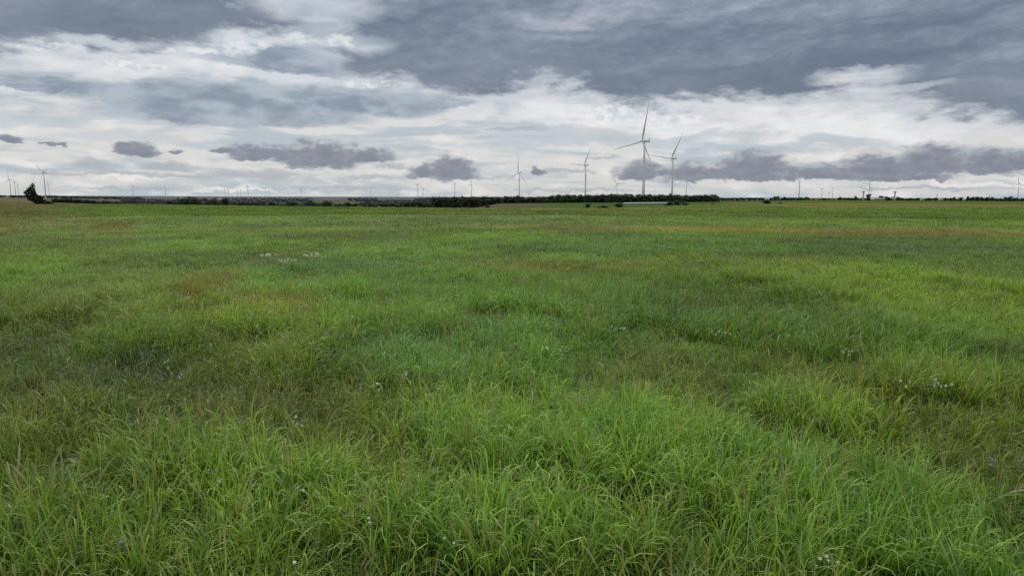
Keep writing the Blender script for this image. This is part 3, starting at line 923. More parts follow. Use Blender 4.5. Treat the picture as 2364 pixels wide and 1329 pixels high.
def crown_arrays(g, lobes, leaves, spread=(1, 1, .8), base=.25):
    """unit crown (height 1, about 1 wide): dark lumpy lobes plus leaf clumps"""
    V = []; F = []; n = 0
    cs = []
    for i in range(lobes):
        a = g.uniform(0, 6.283); rr = g.uniform(0, .38); z = g.uniform(base + .08, .82)
        taper = 1 - .6 * max(0, z - .5)
        c = np.array([math.cos(a) * rr * taper * spread[0], math.sin(a) * rr * taper * spread[1], z]); s = g.uniform(.15, .26)
        cs.append((c, s))
        v, f = ICO1
        jit = 1 + g.normal(0, .14, len(v))[:, None]
        V.append(v * jit * s * .8 * np.array([1, 1, .85]) + c); F.append(f + n); n += len(v)
    V3 = np.concatenate(V); F3 = np.concatenate(F)
    L = []
    for i in range(leaves):
        c, s = cs[g.integers(0, len(cs))]
        d = g.normal(0, 1, 3); d /= np.linalg.norm(d); d[2] = d[2] * .85 + .08
        p = c + d * s * g.uniform(.75, 1.28)
        q = g.normal(0, 1, 3); q /= np.linalg.norm(q); w = np.cross(q, d); w /= (np.linalg.norm(w) + 1e-6)
        sz = g.uniform(.018, .05)
        L.append([p - q * sz, p + w * sz * .8, p + q * sz, p - w * sz * .8 + d * sz * .4])
    L = np.array(L)
    return V3, F3, L

def crown_mesh(name, mat, seed, lobes=14, leaves=420, spread=(1, 1, .8), base=.25):
    g = np.random.default_rng(seed)
    V3, F3, L = crown_arrays(g, lobes, leaves, spread, base)
    verts = [tuple(p) for p in V3] + [tuple(p) for q in L for p in q]
    n = len(V3)
    faces = [tuple(int(i) for i in f) for f in F3] + [(n + 4 * i, n + 4 * i + 1, n + 4 * i + 2, n + 4 * i + 3) for i in range(len(L))]
    me = bpy.data.meshes.new(name); me.from_pydata(verts, [], faces); me.update(); me.materials.append(mat)
    return me

def trunk_mesh(seed):
    g = random.Random(seed); mb = MB()
    mb.tube([(0, 0, -.05), (.01, 0, .12), (.02, .01, .3), (.0, .02, .62)], [.045, .032, .026, .01], 7)
    for i in range(5):
        a = g.uniform(0, 6.28); z = g.uniform(.18, .42)
        mb.tube([(.015, .01, z), (math.cos(a) * .14, math.sin(a) * .14, z + .14), (math.cos(a) * .26, math.sin(a) * .26, z + .22)], [.017, .011, .005], 5)
    return mb.mesh('trunk', BARK, True)
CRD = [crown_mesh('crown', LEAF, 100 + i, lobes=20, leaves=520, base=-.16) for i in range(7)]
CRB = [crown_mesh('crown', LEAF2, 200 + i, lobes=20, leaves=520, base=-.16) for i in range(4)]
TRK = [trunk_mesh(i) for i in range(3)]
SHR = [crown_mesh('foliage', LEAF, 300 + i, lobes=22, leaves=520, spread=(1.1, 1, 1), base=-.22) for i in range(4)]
SHRB = [crown_mesh('foliage', LEAF2, 320 + i, lobes=22, leaves=520, spread=(1.1, 1, 1), base=-.22) for i in range(3)]
SHT = []
for i in range(2):
    mb = MB()
    for k in range(5):
        a = k * 1.3 + i
        mb.tube([(0, 0, -.05), (math.cos(a) * .12, math.sin(a) * .12, .25), (math.cos(a) * .22, math.sin(a) * .22, .5)], [.03, .02, .008], 5)
    SHT.append(mb.mesh('stem', BARK))
_tc = [0]
def tree(u, vbase, h_px, w_px, label, group=None, rmin=300, bright=False, r=None, shrub=False, cat=None, name=None):
    if r is None: p, r = ground_hit(u, vbase, rmin)
    else: p = at_range(u, r)
    s = r / F0 * math.cos(u_az(u))
    H = h_px * s * (1.1 if shrub else 1.0); Wm = w_px * s * math.cos(u_az(u))
    _tc[0] += 1; i = _tc[0]
    root = empty(name or ('shrub' if shrub else 'tree'), p, random.uniform(0, 6.28) if not shrub else random.uniform(-.3, .3) - u_az(u))
    root.scale = (Wm, Wm * .9, H)
    if shrub:
        link('foliage', (SHRB if bright else SHR)[i % (3 if bright else 4)], root); link('stem', SHT[i % 2], root)
    else:
        link('crown', (CRB[i % 4] if bright else CRD[i % 7]), root); link('trunk', TRK[i % 3], root)
    tag(root, label, cat or ('shrub' if shrub else 'tree'), group)
    return root

# the long dense tree line
def tl_base(u): return float(np.interp(u, [1000, 1200, 1400, 1520, 1655], [468.6, 468.6, 466.8, 465.8, 464.0]))
def tl_top(u): return float(np.interp(u, [995, 1050, 1150, 1180, 1220, 1262, 1280, 1340, 1400, 1470, 1540, 1600, 1640, 1658], [455, 456.3, 455.3, 453, 455.5, 453.8, 450, 450.3, 449.5, 449.5, 449.8, 451.3, 450, 450.5]))
u = 1000.0; gi = random.Random(4)
tl_r = {}
for row in range(3):
    u = 1001.0 + row * 3.5
    while u < 1652:
        rb = 560 + max(0, u - 1000) * .52
        rb += row * 14 + gi.uniform(-4, 4)
        top = tl_top(u) + gi.uniform(-1.6, 1.6) + (0 if row else 1.8)
        if gi.random() < .12: top -= 2.0
        p = at_range(u, rb)
        vb = 451 + .003 * u + (CAM_H - p.z) / rb * F0 / math.cos(u_az(u))
        hpx = (vb - top) / .97
        br = gi.random() < .13 and row == 0
        tree(u, 0, hpx, gi.uniform(18, 26), 'bright green rounded tree in the dark tree line under the biggest turbines' if br else 'dark rounded tree in the long dense tree line under the biggest turbines',
             'bright trees in the tree line' if br else 'dark trees in the tree line', r=rb, bright=br)
        u += gi.uniform(8.0, 11.5)

# free standing trees and shrubs, nearer part
tree(1040, 479.5, 22, 38, 'bushy green tree standing in front of the left end of the tree line', rmin=225, bright=True)
tree(1028, 480, 9, 18, 'low green shrub at the left foot of the bushy green tree', rmin=225, bright=True, shrub=True)
tree(1052, 480, 10, 14, 'low green shrub at the right foot of the bushy green tree', rmin=225, bright=True, shrub=True)
tree(1126, 480, 6, 18, 'small low dark shrub alone on the green field right of the bushy tree', rmin=215, shrub=True)
tree(1357, 479.5, 9.5, 19, 'small dark shrub left of the three on the shelf below the tree line', rmin=215, shrub=True)
tree(1393, 480, 5, 32, 'long low flat shrub in the middle of three below the tree line', rmin=215, shrub=True)
tree(1430, 479.8, 11, 27, 'rounded dark shrub right of the three below the tree line', rmin=215, shrub=True)
tree(1548, 475.5, 12, 28, 'left bulky shrub of the dark clump right of the white roofed shed', rmin=225, shrub=True)
tree(1563, 475.5, 14, 28, 'tallest middle shrub of the dark clump right of the white roofed shed', rmin=225, shrub=True)
tree(1580, 475.5, 8, 26, 'low right shrub of the dark clump right of the white roofed shed', rmin=225, shrub=True)
tree(1771, 470.3, 8.5, 30, 'dark low shrub alone on the green field under the V-bladed turbine', rmin=230, shrub=True)
tree(1802, 470, 3.5, 11, 'tiny low shrub just right of the lone dark shrub on the field', rmin=230, shrub=True)
tree(1645, 472.5, 3.0, 12, 'tiny low shrub on the field past the right end of the tree line', rmin=230, shrub=True)
tree(848, 480, 11, 17, 'small rounded dark tree alone in front of the brown field', rmin=240, r=330)
tree(822, 478, 19, 28, 'large dark tree at the right end of the valley woods', r=420)
tree(800, 478, 15, 26, 'second dark tree from the right end of the valley woods', r=430)
for i, (uu, h) in enumerate([(925, 9), (940, 12), (955, 13), (968, 14), (982, 12), (994, 11)]):
    tree(uu, 0, h + 9, 22, 'dark low tree of the grove left of the tree line', 'grove left of the tree line', r=430 + 8 * (i % 2))

# right hand horizon: farm trees
FT = [(1665,3.5,9),(1675,3.5,9),(1687,4,10),(1699,4.6,12),(1712,4.2,12),(1725,3,9),(1738,3.2,9),(1748,5.5,8),(1756,4,9),(1764,3.4,8),
      (1775,6,11),(1784,9,11),(1791,10,6),(1799,6,11),(1806,7.5,11),(1813,7,11),(1820,6,9),(1828,4,8),(1837,5,13),(1851,5,12),(1871,4,9),(1862,3,8),
      (1885,3.5,10),(1897,5,14),(1908,4,12),(1918,3,9),(1932.5,7.5,12),(1943,4,10),(1955,4,10),(1963,4,8),(1969,9.5,8),(1980,3.5,9),
      (1997,14,16),(2019,5,9),(2027,10.5,16),(2037,9,12),(2045,9,16),(2055,8,12),(2065,8.5,12),(2075,6,9),(2090,5.2,13),(2101,5.2,14),(2110,6,12),(2122,4,6),(2130,4,6),(2140,3.5,7),
      (2151,6.5,8),(2176,5.5,9),(2186,7,11),(2194,8.5,9),(2207,9.5,15),(2224,10,13),(2236,9,13),(2245,9.5,14),(2257,9,15),(2270,9,15),(2281,8.5,13),(2292,6,12),(2301,6.5,9),
      (2313,9,16),(2322,10.5,17),(2331,7.5,12),(2341,5.5,12),(2348,7,6),(2356,5,6),(2363,4,7),(2164,3,8)]
for i, (uu, h, w) in enumerate(FT):
    rr_ = 1150 + (i * 37 % 5) * 26
    lab = 'small dark tree on the far right horizon around the farms'; grp = 'trees along the right hand horizon'
    if (uu, h) == (1997, 14): lab = 'tallest dark round tree beside the left platform tower'; grp = None; rr_ = 1100
    if (uu, h) == (1969, 9.5): lab = 'small lollipop shaped tree left of the left platform tower'; grp = None
    if (uu, h) == (1932.5, 7.5): lab = 'small round tree at the foot of the thin mast'; grp = None
    if (uu, h) == (2322, 10.5): lab = 'broad domed grove tree left of the turbine at the right edge'; grp = None
    if (uu, h) == (2151, 6.5): lab = 'little round tree next to the leaning pole'; grp = None
    tree(uu, 0, h * 1.12, w * 1.15, lab, grp, r=rr_)

# windswept cedar on the left
def cedar():
    p, r = ground_hit(93, 466.5, 200)
    r = 330.0; p = at_range(93, r)
    s = r / F0 * math.cos(u_az(93))
    root = empty('windswept_tree', p, -u_az(93))
    g = random.Random(3)
    def px(u, v): return Vector(((u - 93 + 2.5 + (466.5 - v) * .085) * s * math.cos(u_az(93)), 0, (466.5 - v) * s))
    mb = MB(); br = MB(); lf = MB()
    spine = [px(98, 467.5), px(93, 460), px(88, 451), px(83, 440), px(79, 428), px(78.3, 423.5)]
    mb.tube(spine, [.42, .33, .24, .16, .07, .02], 8)
    poly = [(78.2, 422), (75, 427), (69.5, 431.5), (66, 436), (61, 437), (59.5, 443), (64, 448.5), (69, 453), (74.5, 458), (87, 466.3), (108, 466.8), (131, 466), (122, 461.5), (110, 459),
            (101, 453.5), (94, 448.5), (85.5, 441), (82.5, 434.5), (80.6, 425)]
    def inside(x, y):
        c = False; j = len(poly) - 1
        for i in range(len(poly)):
            (xi, yi), (xj, yj) = poly[i], poly[j]
            if (yi > y) != (yj > y) and x < (xj - xi) * (y - yi) / (yj - yi) + xi: c = not c
            j = i
        return c
    for i in range(13):
        z = i / 13; a = spine[0].lerp(spine[-1], .12 + .8 * z)
        for sg in (-1, 1):
            tipu = float(np.interp(z, [0, .5, 1], [68, 62, 76])) if sg < 0 else float(np.interp(z, [0, .35, 1], [114, 90, 80.5]))
            tip = px(tipu, 466.5 - (a.z / s) - (4 if sg < 0 else -3)) + Vector((0, g.uniform(-1.5, 1.5), 0)); tip.z = max(tip.z, .2)
            br.tube([a, (a + tip) / 2 + Vector((0, 0, -.2)), tip], [.08, .05, .02], 5)
    n = 0
    while n < 4300:
        uu = g.uniform(58, 132); vv = g.uniform(421, 467)
        if not inside(uu, vv): continue
        left = uu < 96 - (466 - vv) * .35
        if left:
            # layered ascending sprays with gaps of sky between them
            k = ((vv - 421) + (uu - 78) * -.62) / 7.0
            fr = k - math.floor(k)
            edge = (uu - (60 + abs(vv - 443) * .35)) / 22
            if fr > .50 and g.random() < .99 - max(0, edge) * .62: continue
            d = Vector((-.85, g.gauss(0, .45), .42 + g.gauss(0, .2))).normalized()
        else:
            d = Vector((g.gauss(-.2, .8), g.gauss(0, .7), g.gauss(.35, .5))).normalized()
        wdt = (vv - 420) / 46
        q = px(uu, vv) + Vector((0, g.gauss(0, .35 + 1.5 * wdt), 0))
        sd_ = d.cross(Vector((g.gauss(0, 1), g.gauss(0, 1), g.gauss(0, 1)))).normalized()
        L_ = g.uniform(.3, .75); W_ = L_ * .2
        lf.add([q - d * L_ * .5, q + sd_ * W_, q + d * L_ * .5, q - sd_ * W_], [(0, 1, 2, 3)])
        n += 1
    fr_ = [(59, 437), (58.5, 441.5), (60, 446), (63, 435), (65.5, 433), (67.5, 430), (70, 429), (73, 425.5), (75.5, 422.5), (78.3, 419), (81.5, 423.5), (83, 430), (85, 436), (87.5, 441), (64, 450.5),
           (68, 455), (97.5, 446.5), (104, 451), (111, 456), (119, 460), (127, 463), (92, 445.5)]
    for (tu, tv) in fr_:
        o_ = px(tu * .62 + 84 * .38 + 1.5, tv * .62 + .38 * min(464, tv + 12)); e_ = px(tu, tv); yo = g.uniform(-.8, .8)
        br.tube([o_ + Vector((0, yo, 0)), e_ + Vector((0, yo, 0))], [.05, .015], 4)
        for k_ in range(70):
            t_ = g.random() ** .8; q = o_.lerp(e_, t_) + Vector((g.gauss(0, .16), yo + g.gauss(0, .2), g.gauss(0, .13))) * (1.15 - t_ * .8)
            d = ((e_ - o_).normalized() + Vector((g.gauss(0, .3), g.gauss(0, .5), g.gauss(0, .3)))).normalized(); sd_ = d.orthogonal().normalized()
            L_ = g.uniform(.25, .5); W_ = L_ * .2
            lf.add([q - d * L_ * .5, q + sd_ * W_, q + d * L_ * .5, q - sd_ * W_], [(0, 1, 2, 3)])
    t = mb.build('trunk', BARK, root, True); br.build('branch', BARK, root); lf.build('foliage', CEDAR, root)
    tag(root, 'dark windswept conifer leaning left, alone at the left edge of the meadow', 'tree')
cedar()

# valley woods: far-off masses, one object each
def wood(name, label, pts, hrange, mat, wfac=1.3):
    V = []; F = []; n = 0
    g = np.random.default_rng(len(pts))
    for (x, y) in pts:
        z = hz(x, y) if False else None
    xs = np.array([p[0] for p in pts]); ys = np.array([p[1] for p in pts]); zs = height(xs, ys)
    for x, y, z in zip(xs, ys, zs):
        h = g.uniform(*hrange); w = h * g.uniform(.55, .9) * wfac
        v, f = ICO1 if math.hypot(x, y) > 1500 else ICO2
        jit = 1 + g.normal(0, .13, len(v))[:, None]
        vv = v * jit * np.array([w * .5, w * .5, h * .5]) + np.array([x, y, z + h * .42])
        V.append(vv); F.append(f + n); n += len(v)
        if math.hypot(x, y) < 1100:
            for q in range(2):
                a = g.uniform(0, 6.28); s_ = g.uniform(.35, .6)
                vv2 = v * (1 + g.normal(0, .15, len(v))[:, None]) * np.array([w * .5, w * .5, h * .5]) * s_ + np.array([x + math.cos(a) * w * .35, y + math.sin(a) * w * .35, z + h * g.uniform(.35, .75)])
                V.append(vv2); F.append(f + n); n += len(v)
    me = np_mesh(name, np.concatenate(V), np.concatenate(F), mat)
    o = link(name, me); tag(o, label, 'trees', kind='stuff'); return o

def pts_in(u0, u1, r0, r1, n, clump=.5, seed=0):
    g = np.random.default_rng(seed); out = []
    tries = 0
    while len(out) < n and tries < n * 60:
        tries += 1
        uu = g.uniform(u0, u1); r = math.exp(g.uniform(math.log(r0), math.log(r1)))
        a = u_az(uu); x, y = math.sin(a) * r, math.cos(a) * r
        if vnoise(np.array([x / (r * .05)]), np.array([y / (r * .22)]), 5 + seed)[0] > clump: out.append((x, y))
    return out
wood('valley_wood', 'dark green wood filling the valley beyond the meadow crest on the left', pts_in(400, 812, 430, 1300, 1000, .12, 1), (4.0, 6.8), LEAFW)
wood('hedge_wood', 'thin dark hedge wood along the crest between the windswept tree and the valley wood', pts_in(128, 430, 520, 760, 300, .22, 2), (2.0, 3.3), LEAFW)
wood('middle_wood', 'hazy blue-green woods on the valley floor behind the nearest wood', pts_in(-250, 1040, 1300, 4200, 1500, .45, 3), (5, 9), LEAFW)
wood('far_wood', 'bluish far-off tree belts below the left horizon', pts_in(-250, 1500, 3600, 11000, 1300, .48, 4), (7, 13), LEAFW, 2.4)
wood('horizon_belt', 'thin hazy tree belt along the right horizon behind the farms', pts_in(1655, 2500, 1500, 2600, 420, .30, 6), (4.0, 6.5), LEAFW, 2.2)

# ------------------------------------------------------------------ buildings and masts
ROOFW = simple_mat('pale_metal_roof', (.31, .31, .315), .5, .4, .12)
WALLC = simple_mat('cream_boards', (.30, .26, .22), .8)
WALLW = simple_mat('white_boards', (.36, .355, .34), .8)
ROOFB = simple_mat('brown_shingle_roof', (.17, .135, .115), .9)
CONC = simple_mat('weathered_concrete', (.46, .44, .42), .85)
WOODP = simple_mat('dark_wooden_pole', (.05, .045, .04), .9)
GLASS = simple_mat('dark_window_glass', (.03, .035, .04), .2, .6, .1)
PAD = simple_mat('pale_gravel', (.42, .39, .34), .95)

def gable(name, u, r, w, d, hw, hr, wall, roof, label, rz=None, openings=4, cat='house'):
    p = at_range(u, r)
    root = empty(name, p, (-u_az(u)) if rz is None else rz)
    m = MB(); m.box((0, 0, hw / 2 - .2), (w, d, hw + .4))
    m.add([(-w / 2, -d / 2, hw), (-w / 2, d / 2, hw), (-w / 2, 0, hr)], [(0, 1, 2)]); m.add([(w / 2, -d / 2, hw), (w / 2, d / 2, hw), (w / 2, 0, hr)], [(2, 1, 0)])
    m.build('wall', wall, root)
    m = MB(); o = .5; t = .15
    for sgn in (-1, 1):
        a = (-w / 2 - o, sgn * (d / 2 + o), hw - o * (hr - hw) / (d / 2)); b = (w / 2 + o, sgn * (d / 2 + o), a[2]); c = (w / 2 + o, 0, hr + .02); e = (-w / 2 - o, 0, hr + .02)
        vs = [a, b, c, e] + [(q[0], q[1], q[2] + t) for q in (a, b, c, e)]
        m.add(vs, [(0, 1, 2, 3), (7, 6, 5, 4), (0, 4, 5, 1), (1, 5, 6, 2), (3, 2, 6, 7), (0, 3, 7, 4)])
    m.build('roof', roof, root)
    for i in range(openings):
        x = -w / 2 + w * (i + .5) / openings
        m = MB()
        if i == openings // 2:
            m.box((x, -d / 2 - .03, 1.05), (1.1, .1, 2.1)); m.build('door', GLASS, root)
        else:
            m.box((x, -d / 2 - .03, hw * .58), (1.3, .1, min(1.1, hw * .5))); m.build('window', GLASS, root)
    tag(root, label, cat)
    return root

# long white roofed shed in front of the tree line
def shed():
    a = at_range(1436, 560); b = at_range(1533, 640)
    mid = (a + b) / 2; mid.z = (a.z + b.z) / 2
    Ln = (b.xy - a.xy).length; rz = math.atan2(b.y - a.y, b.x - a.x)
    root = empty('long_shed', mid, rz)
    hw, hr, d = .75, 1.25, 5.0
    tilt = math.atan2(b.z - a.z, Ln)
    m = MB(); m.box((0, 0, hw / 2 - .3), (Ln, d, hw + .6)); m.build('wall', CONC, root)
    m = MB()
    for sgn in (-1, 1):
        q = [(-Ln / 2 - .4, sgn * (d / 2 + .4), hw - .1), (Ln / 2 + .4, sgn * (d / 2 + .4), hw - .1), (Ln / 2 + .4, 0, hr), (-Ln / 2 - .4, 0, hr)]
        m.add(q + [(x, y, z + .12) for x, y, z in q], [(0, 1, 2, 3), (7, 6, 5, 4), (0, 4, 5, 1), (1, 5, 6, 2), (3, 2, 6, 7), (0, 3, 7, 4)])
    m.build('roof', ROOFW, root)
    n = int(Ln / 6)
    for i in range(n):
        m = MB(); m.box((-Ln / 2 + (i + .5) * Ln / n, -d / 2 - .03, .4), (2.2, .12, .6)); m.build('opening', GLASS, root)
    tag(root, 'long low white roofed shed lying in front of the tree line', 'shed')
shed()
gable('house', 1767, 1260, 8, 7, 1.6, 4.0, WALLW, ROOFW, 'pale gabled house right of the tree line among low trees', openings=2)
gable('house', 1792, 1260, 13, 7, 1.7, 3.4, WALLC, ROOFB, 'low cream house behind the dark trees left of the tall V-bladed turbine', openings=5)
gable('house', 1817, 1260, 4.5, 5, 1.5, 3.2, WALLW, ROOFW, 'little white roofed shed under the dark trees left of the tall V-bladed turbine', openings=1, cat='shed')
gable('barn', 2022, 1020, 13, 9, 1.8, 3.8, WALLC, ROOFB, 'wide tan barn with brown roof between the two platform towers', openings=5, cat='barn')
gable('barn', 2047, 1250, 8, 8, 2.0, 4.2, WALLW, ROOFW, 'white barn with pale roof near the right platform tower', openings=3, cat='barn')
gable('house', 2007, 1015, 3.6, 5, 1.8, 3.2, WALLW, ROOFW, 'small white hut at the left end of the tan barn', openings=1, cat='hut')
gable('house', 2163, 1290, 5, 5, 1.5, 3.0, WALLC, ROOFW, 'small pale roofed house right of the leaning pole', openings=2)
gable('house', 2199, 1290, 8, 6, 2.0, 3.8, WALLW, ROOFW, 'white house behind the dark round grove trees on the right', openings=3)
gable('house', 2218, 1290, 5, 6, 1.8, 3.4, WALLW, ROOFW, 'small white house between two round grove trees on the right', openings=2)
gable('house', 2120, 1290, 5, 5, 1.4, 2.8, WALLC, ROOFW, 'tiny pale roofed house between the low bushes right of the farm', openings=2)
gable('barn', 512, 4800, 26, 16, 6, 11, WALLW, ROOFW, 'distant white barn at the foot of the first turbine pair', openings=3, cat='barn')

def platform_tower(u, vtop, vbase, r, label):
    p = at_range(u, r); s = r / F0 * math.cos(u_az(u))
    H = (vbase - vtop) * s
    root = empty('platform_tower', p, -u_az(u))
    m = MB()
    w = 2.3
    m.tube([(0, 0, -.5), (0, 0, H * .16), (0, 0, H - 1.4)], [w * .50, w * .42, w * .40], 18)
    m.build('shaft', CONC, root, True)
    m = MB()
    m.tube([(0, 0, H - 1.9), (0, 0, H - 1.4), (0, 0, H - .2), (0, 0, H)], [w * .42, w * .66, w * .66, w * .60], 18)
    m.build('head', CONC, root, True)
    m = MB(); m.box((0, 0, H - .55), (6.4, .18, .18)); m.box((0, 0, H - .55), (.18, 4.4, .18))
    for x in (-3.1, -2.2, 2.2, 3.1): m.tube([(x, 0, H - .5), (x, 0, H + .3)], .07, 6)
    m.build('cross_arm', DARK, root)
    m = MB(); 
    for sx in (-.25, .25): m.tube([(sx, -w * .53, 0), (sx, -w * .45, H - 1.5)], .05, 5)
    m.build('ladder', DARK, root)
    tag(root, label, 'tower')
platform_tower(1985.5, 441.0, 462.5, 1080, 'pale concrete tower with a flat cross-arm head left of the tallest round tree')
platform_tower(2057.5, 441.0, 462.5, 1120, 'pale concrete tower with a flat cross-arm head rising behind the farm trees')

def pole(u, vtop, vbase, r, label, lean=0, head=None, name='pole', mat=None, thick=.16):
    p = at_range(u, r); s = r / F0 * math.cos(u_az(u)); H = (vbase - vtop) * s
    root = empty(name, p, -u_az(u))
    m = MB(); m.tube([(0, 0, -.5), (lean * .5, 0, H * .5), (lean, 0, H)], [thick * 1.2, thick, thick * .7], 8); m.build('shaft', mat or DARK, root, True)
    if head == 'ball':
        V, F = ICO2; o = link('tank', np_mesh('tank', V * .9 * np.array([1, 1, 1.1]), F, CONC, True), root); o.location = (lean, 0, H)
    elif head == 'arms':
        m = MB(); m.box((lean, 0, H - .5), (1.9, .14, .14)); m.box((lean, 0, H - 1.3), (1.5, .14, .14)); m.build('cross_arm', mat or DARK, root)
    tag(root, label, 'mast' if name == 'mast' else 'pole')
pole(1906.5, 442.7, 461, 1180, 'thin mast with a round tank on top between two small turbines', head='ball', name='mast', mat=CONC)
pole(1931, 445, 461, 1200, 'thin bare mast standing behind a small round tree', head='arms', name='mast', mat=CONC)
pole(2153, 447, 462.5, 1090, 'dark leaning pole beside a little round tree on the right', lean=.8, head='arms', mat=WOODP, thick=.3)
pole(2274.4, 448.5, 462.5, 1250, 'thin mast rising above the right hand grove', head='arms', name='mast')

def pad(u, r, w, d, label, name='gravel_pad'):
    p = at_range(u, r); m = MB(); m.box((0, 0, .2), (w, d, 1.6)); o = m.build(name, PAD)
    o.location = p; o.rotation_euler = (0, 0, -u_az(u)); tag(o, kind='structure')
tt = TOUT[12][1]
pad(572.9, tt - 60, 42, 90, '')
pad(547, tt - 90, 40, 60, '')

# ------------------------------------------------------------------ wild flowers
STEM = simple_mat('green_stem', (.09, .15, .04), .7, hz_=False)
PETW = simple_mat('white_petals', (.88, .88, .84), .7, .2, .05, 40, False)
PETC = simple_mat('cream_petals', (.80, .80, .58), .7, .2, .1, 40, False)
PETL = simple_mat('lilac_petals', (.40, .32, .42), .7, .2, .15, 40, False)
PETY = simple_mat('yellow_petals', (.62, .55, .15), .7, .2, .15, 40, False)
LEFY = simple_mat('yellow_green_leaf', (.22, .26, .04), .6, .3, .2, 20, False)
DRY = simple_mat('dry_orange_leaf', (.42, .20, .09), .8, .2, .25, 20, False)

def umbel(seed, pet, n=20, rad=.024, pet_r=.0042):
    g = random.Random(seed); m = MB()
    for i in range(n):
        a = i * 2.399; rr = rad * math.sqrt(i / n)
        c = Vector((math.cos(a) * rr, math.sin(a) * rr, .008 * math.cos(rr / rad * 1.5) + g.uniform(-.003, .003)))
        pts = []
        for k in range(6):
            b = k * math.pi / 3 + a; q = pet_r * (1.25 if k % 2 else .8)
            pts.append(c + Vector((math.cos(b) * q, math.sin(b) * q, g.uniform(-.001, .003))))
        m.add(pts, [tuple(range(6))])
        m.tube([(0, 0, -.05), tuple(c)], [.0012, .0007], 3, False)
    return m.mesh('flower_head', pet)
UMB = {k: [umbel(i + 5, mt) for i in range(3)] for k, mt in (('w', PETW), ('c', PETC), ('l', PETL), ('y', PETY))}

def flower(u, v, kind, heads, label, group=None, spread=.08, hgt=.62, scale=1.0, cat='wildflower'):
    d = direction(u, v)
    # the flower heads stand at about grass height along the sight line
    t = (CAM_H - hgt) / -d.z
    p = Vector((d.x * t, d.y * t, 0)); p.z = hz(p.x, p.y)
    root = empty('wildflower', p, random.uniform(0, 6.28))
    g = random.Random(int(u * 7 + v))
    st = MB(); top = []
    for i in range(heads):
        a = g.uniform(0, 6.28); rr = spread * math.sqrt(g.random()) if i else 0
        q = Vector((math.cos(a) * rr, math.sin(a) * rr, hgt - p.z + g.uniform(-.06, .04)))
        top.append(q)
        st.tube([(0, 0, 0) if i < 2 else (q.x * .2, q.y * .2, hgt * .5), (q.x * .4, q.y * .4, hgt * .6), tuple(q)], [.003, .0025, .0015], 5)
    st.build('stem', STEM, root)
    for i, q in enumerate(top):
        h = link('flower_head', UMB[kind][i % 3], root); h.location = q; h.scale = (scale,) * 3
        h.rotation_euler = (g.gauss(0, .25) + .25 * 0, g.gauss(0, .25), g.uniform(0, 6))
    tag(root, label, cat, group)
    return root
WL = 'slender white wildflower rising out of the meadow grass'; WG = 'white wildflowers scattered in the meadow'
for (fu, fv, n) in [(497, 1078, 2), (500, 1106, 3), (853, 1200, 2), (1048, 1238, 2), (1908, 1294, 5), (682, 965, 3), (685, 985, 2), (870, 885, 3), (937, 868, 2), (862, 893, 2),
                    (380, 833, 2), (388, 850, 2), (415, 868, 3), (160, 820, 2), (1420, 757, 4), (1438, 755, 3), (1660, 763, 4), (1673, 770, 3), (1885, 673, 3), (1902, 670, 4), (1918, 675, 3),
                    (1948, 808, 3), (1960, 812, 3), (2092, 884, 3), (2160, 880, 5), (2196, 886, 3), (1800, 620, 3), (2056, 716, 3), (2070, 718, 3), (2105, 727, 2), (1262, 805, 3), (1297, 803, 2),
                    (1378, 614, 3), (1386, 618, 2), (2196, 574, 2), (1196, 683, 2), (1820, 768, 2), (1875, 770, 2), (680, 1305, 1), (700, 1120, 1), (2320, 674, 2), (490, 535, 3)]:
    flower(fu, fv, 'w', n, WL, WG, spread=.08 if fv > 800 else .14, scale=.55 if fv > 900 else .68)
for (fu, fv, lab) in [(620, 587, 'cream flower clump, leftmost of three far back in the meadow'), (664, 600, 'cream flower clump, lowest of three far back in the meadow'), (720, 588, 'cream flower clump, rightmost of three far back in the meadow')]:
    flower(fu, fv, 'c', 14, lab, spread=.36, scale=1.9, hgt=.76)
for (fu, fv) in [(285, 1256), (2290, 1060)]:
    flower(fu, fv, 'l', 3, 'pale lilac wildflower low in the foreground grass', 'lilac wildflowers in the foreground', spread=.04, scale=.9)
flower(1645, 833, 'l', 2, 'single magenta tinted wildflower in the middle of the meadow', spread=.04, scale=.9)

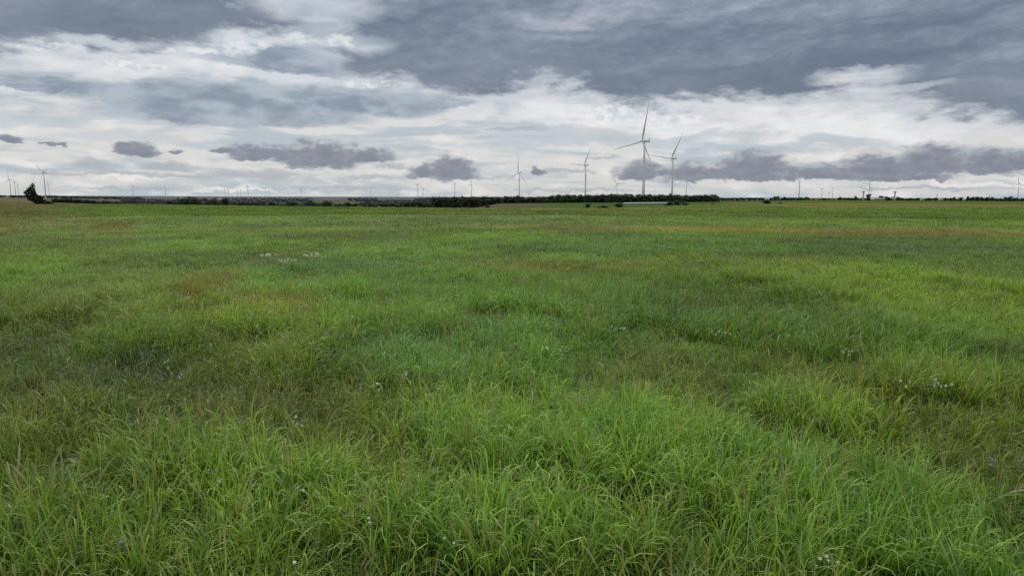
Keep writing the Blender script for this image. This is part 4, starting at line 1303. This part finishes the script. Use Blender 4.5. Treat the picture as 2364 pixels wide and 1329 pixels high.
def yellow_plant(u, v, label, hgt=.55):
    d = direction(u, v); t = (CAM_H - hgt) / -d.z
    p = Vector((d.x * t, d.y * t, 0)); p.z = hz(p.x, p.y)
    root = empty('leafy_flower', p); g = random.Random(1)
    m = MB(); m.tube([(0, 0, 0), (.01, 0, .3), (.0, 0, hgt)], [.006, .005, .004], 6); m.build('stem', STEM, root)
    m = MB()
    for i in range(46):
        z = hgt * (.25 + .7 * i / 46); a = i * 2.4; L_ = .085 * (1.15 - .5 * i / 46)
        dx, dy = math.cos(a), math.sin(a)
        m.add([(0, 0, z), (dx * L_ * .5 - dy * .012, dy * L_ * .5 + dx * .012, z + .03), (dx * L_, dy * L_, z + .02), (dx * L_ * .5 + dy * .012, dy * L_ * .5 - dx * .012, z + .03)], [(0, 1, 2, 3)])
    m.build('leaf', LEFY, root)
    for i in range(5):
        h = link('flower_head', UMB['y'][i % 3], root); h.location = (g.uniform(-.04, .04), g.uniform(-.04, .04), hgt + g.uniform(0, .03)); h.scale = (.55,) * 3
    tag(root, label, 'wildflower')
yellow_plant(812, 1180, 'leafy yellow green plant with pale yellow flowers in the left foreground')

def dry_leaf(u, v, label):
    d = direction(u, v); hgt = .5; t = (CAM_H - hgt) / -d.z
    p = Vector((d.x * t, d.y * t, 0)); p.z = hz(p.x, p.y)
    m = MB(); n = 9; vs = []
    for i in range(n):
        t_ = i / (n - 1); w = .011 * math.sin(math.pi * min(1, .15 + t_ * .85))
        x = .10 * t_ * t_; z = hgt * .3 + .30 * t_
        vs += [(x, -w, z), (x + .006, 0, z - .004), (x, w, z)]
    fs = []
    for i in range(n - 1):
        fs += [(3 * i, 3 * i + 1, 3 * i + 4, 3 * i + 3), (3 * i + 1, 3 * i + 2, 3 * i + 5, 3 * i + 4)]
    m.add(vs, fs); o = m.build('dry_leaf', DRY, None, True); o.location = p; o.rotation_euler = (0, 0, random.uniform(1, 2))
    tag(o, label, 'leaf')
dry_leaf(1972, 1258, 'withered orange leaf standing in the right foreground grass, the lower one')
dry_leaf(1800, 1190, 'withered orange leaf standing in the right foreground grass, the upper one')

# ------------------------------------------------------------------ render settings
scn.render.engine = 'CYCLES'
scn.cycles.max_bounces = 5; scn.cycles.diffuse_bounces = 3; scn.cycles.glossy_bounces = 2
scn.cycles.transmission_bounces = 3; scn.cycles.transparent_max_bounces = 4
scn.cycles.use_adaptive_sampling = True; scn.cycles.adaptive_threshold = .015; scn.cycles.adaptive_min_samples = 20
scn.cycles.use_denoising = False
scn.view_settings.view_transform = 'Standard'
scn.view_settings.look = 'None'; scn.view_settings.exposure = 0; scn.view_settings.gamma = 1
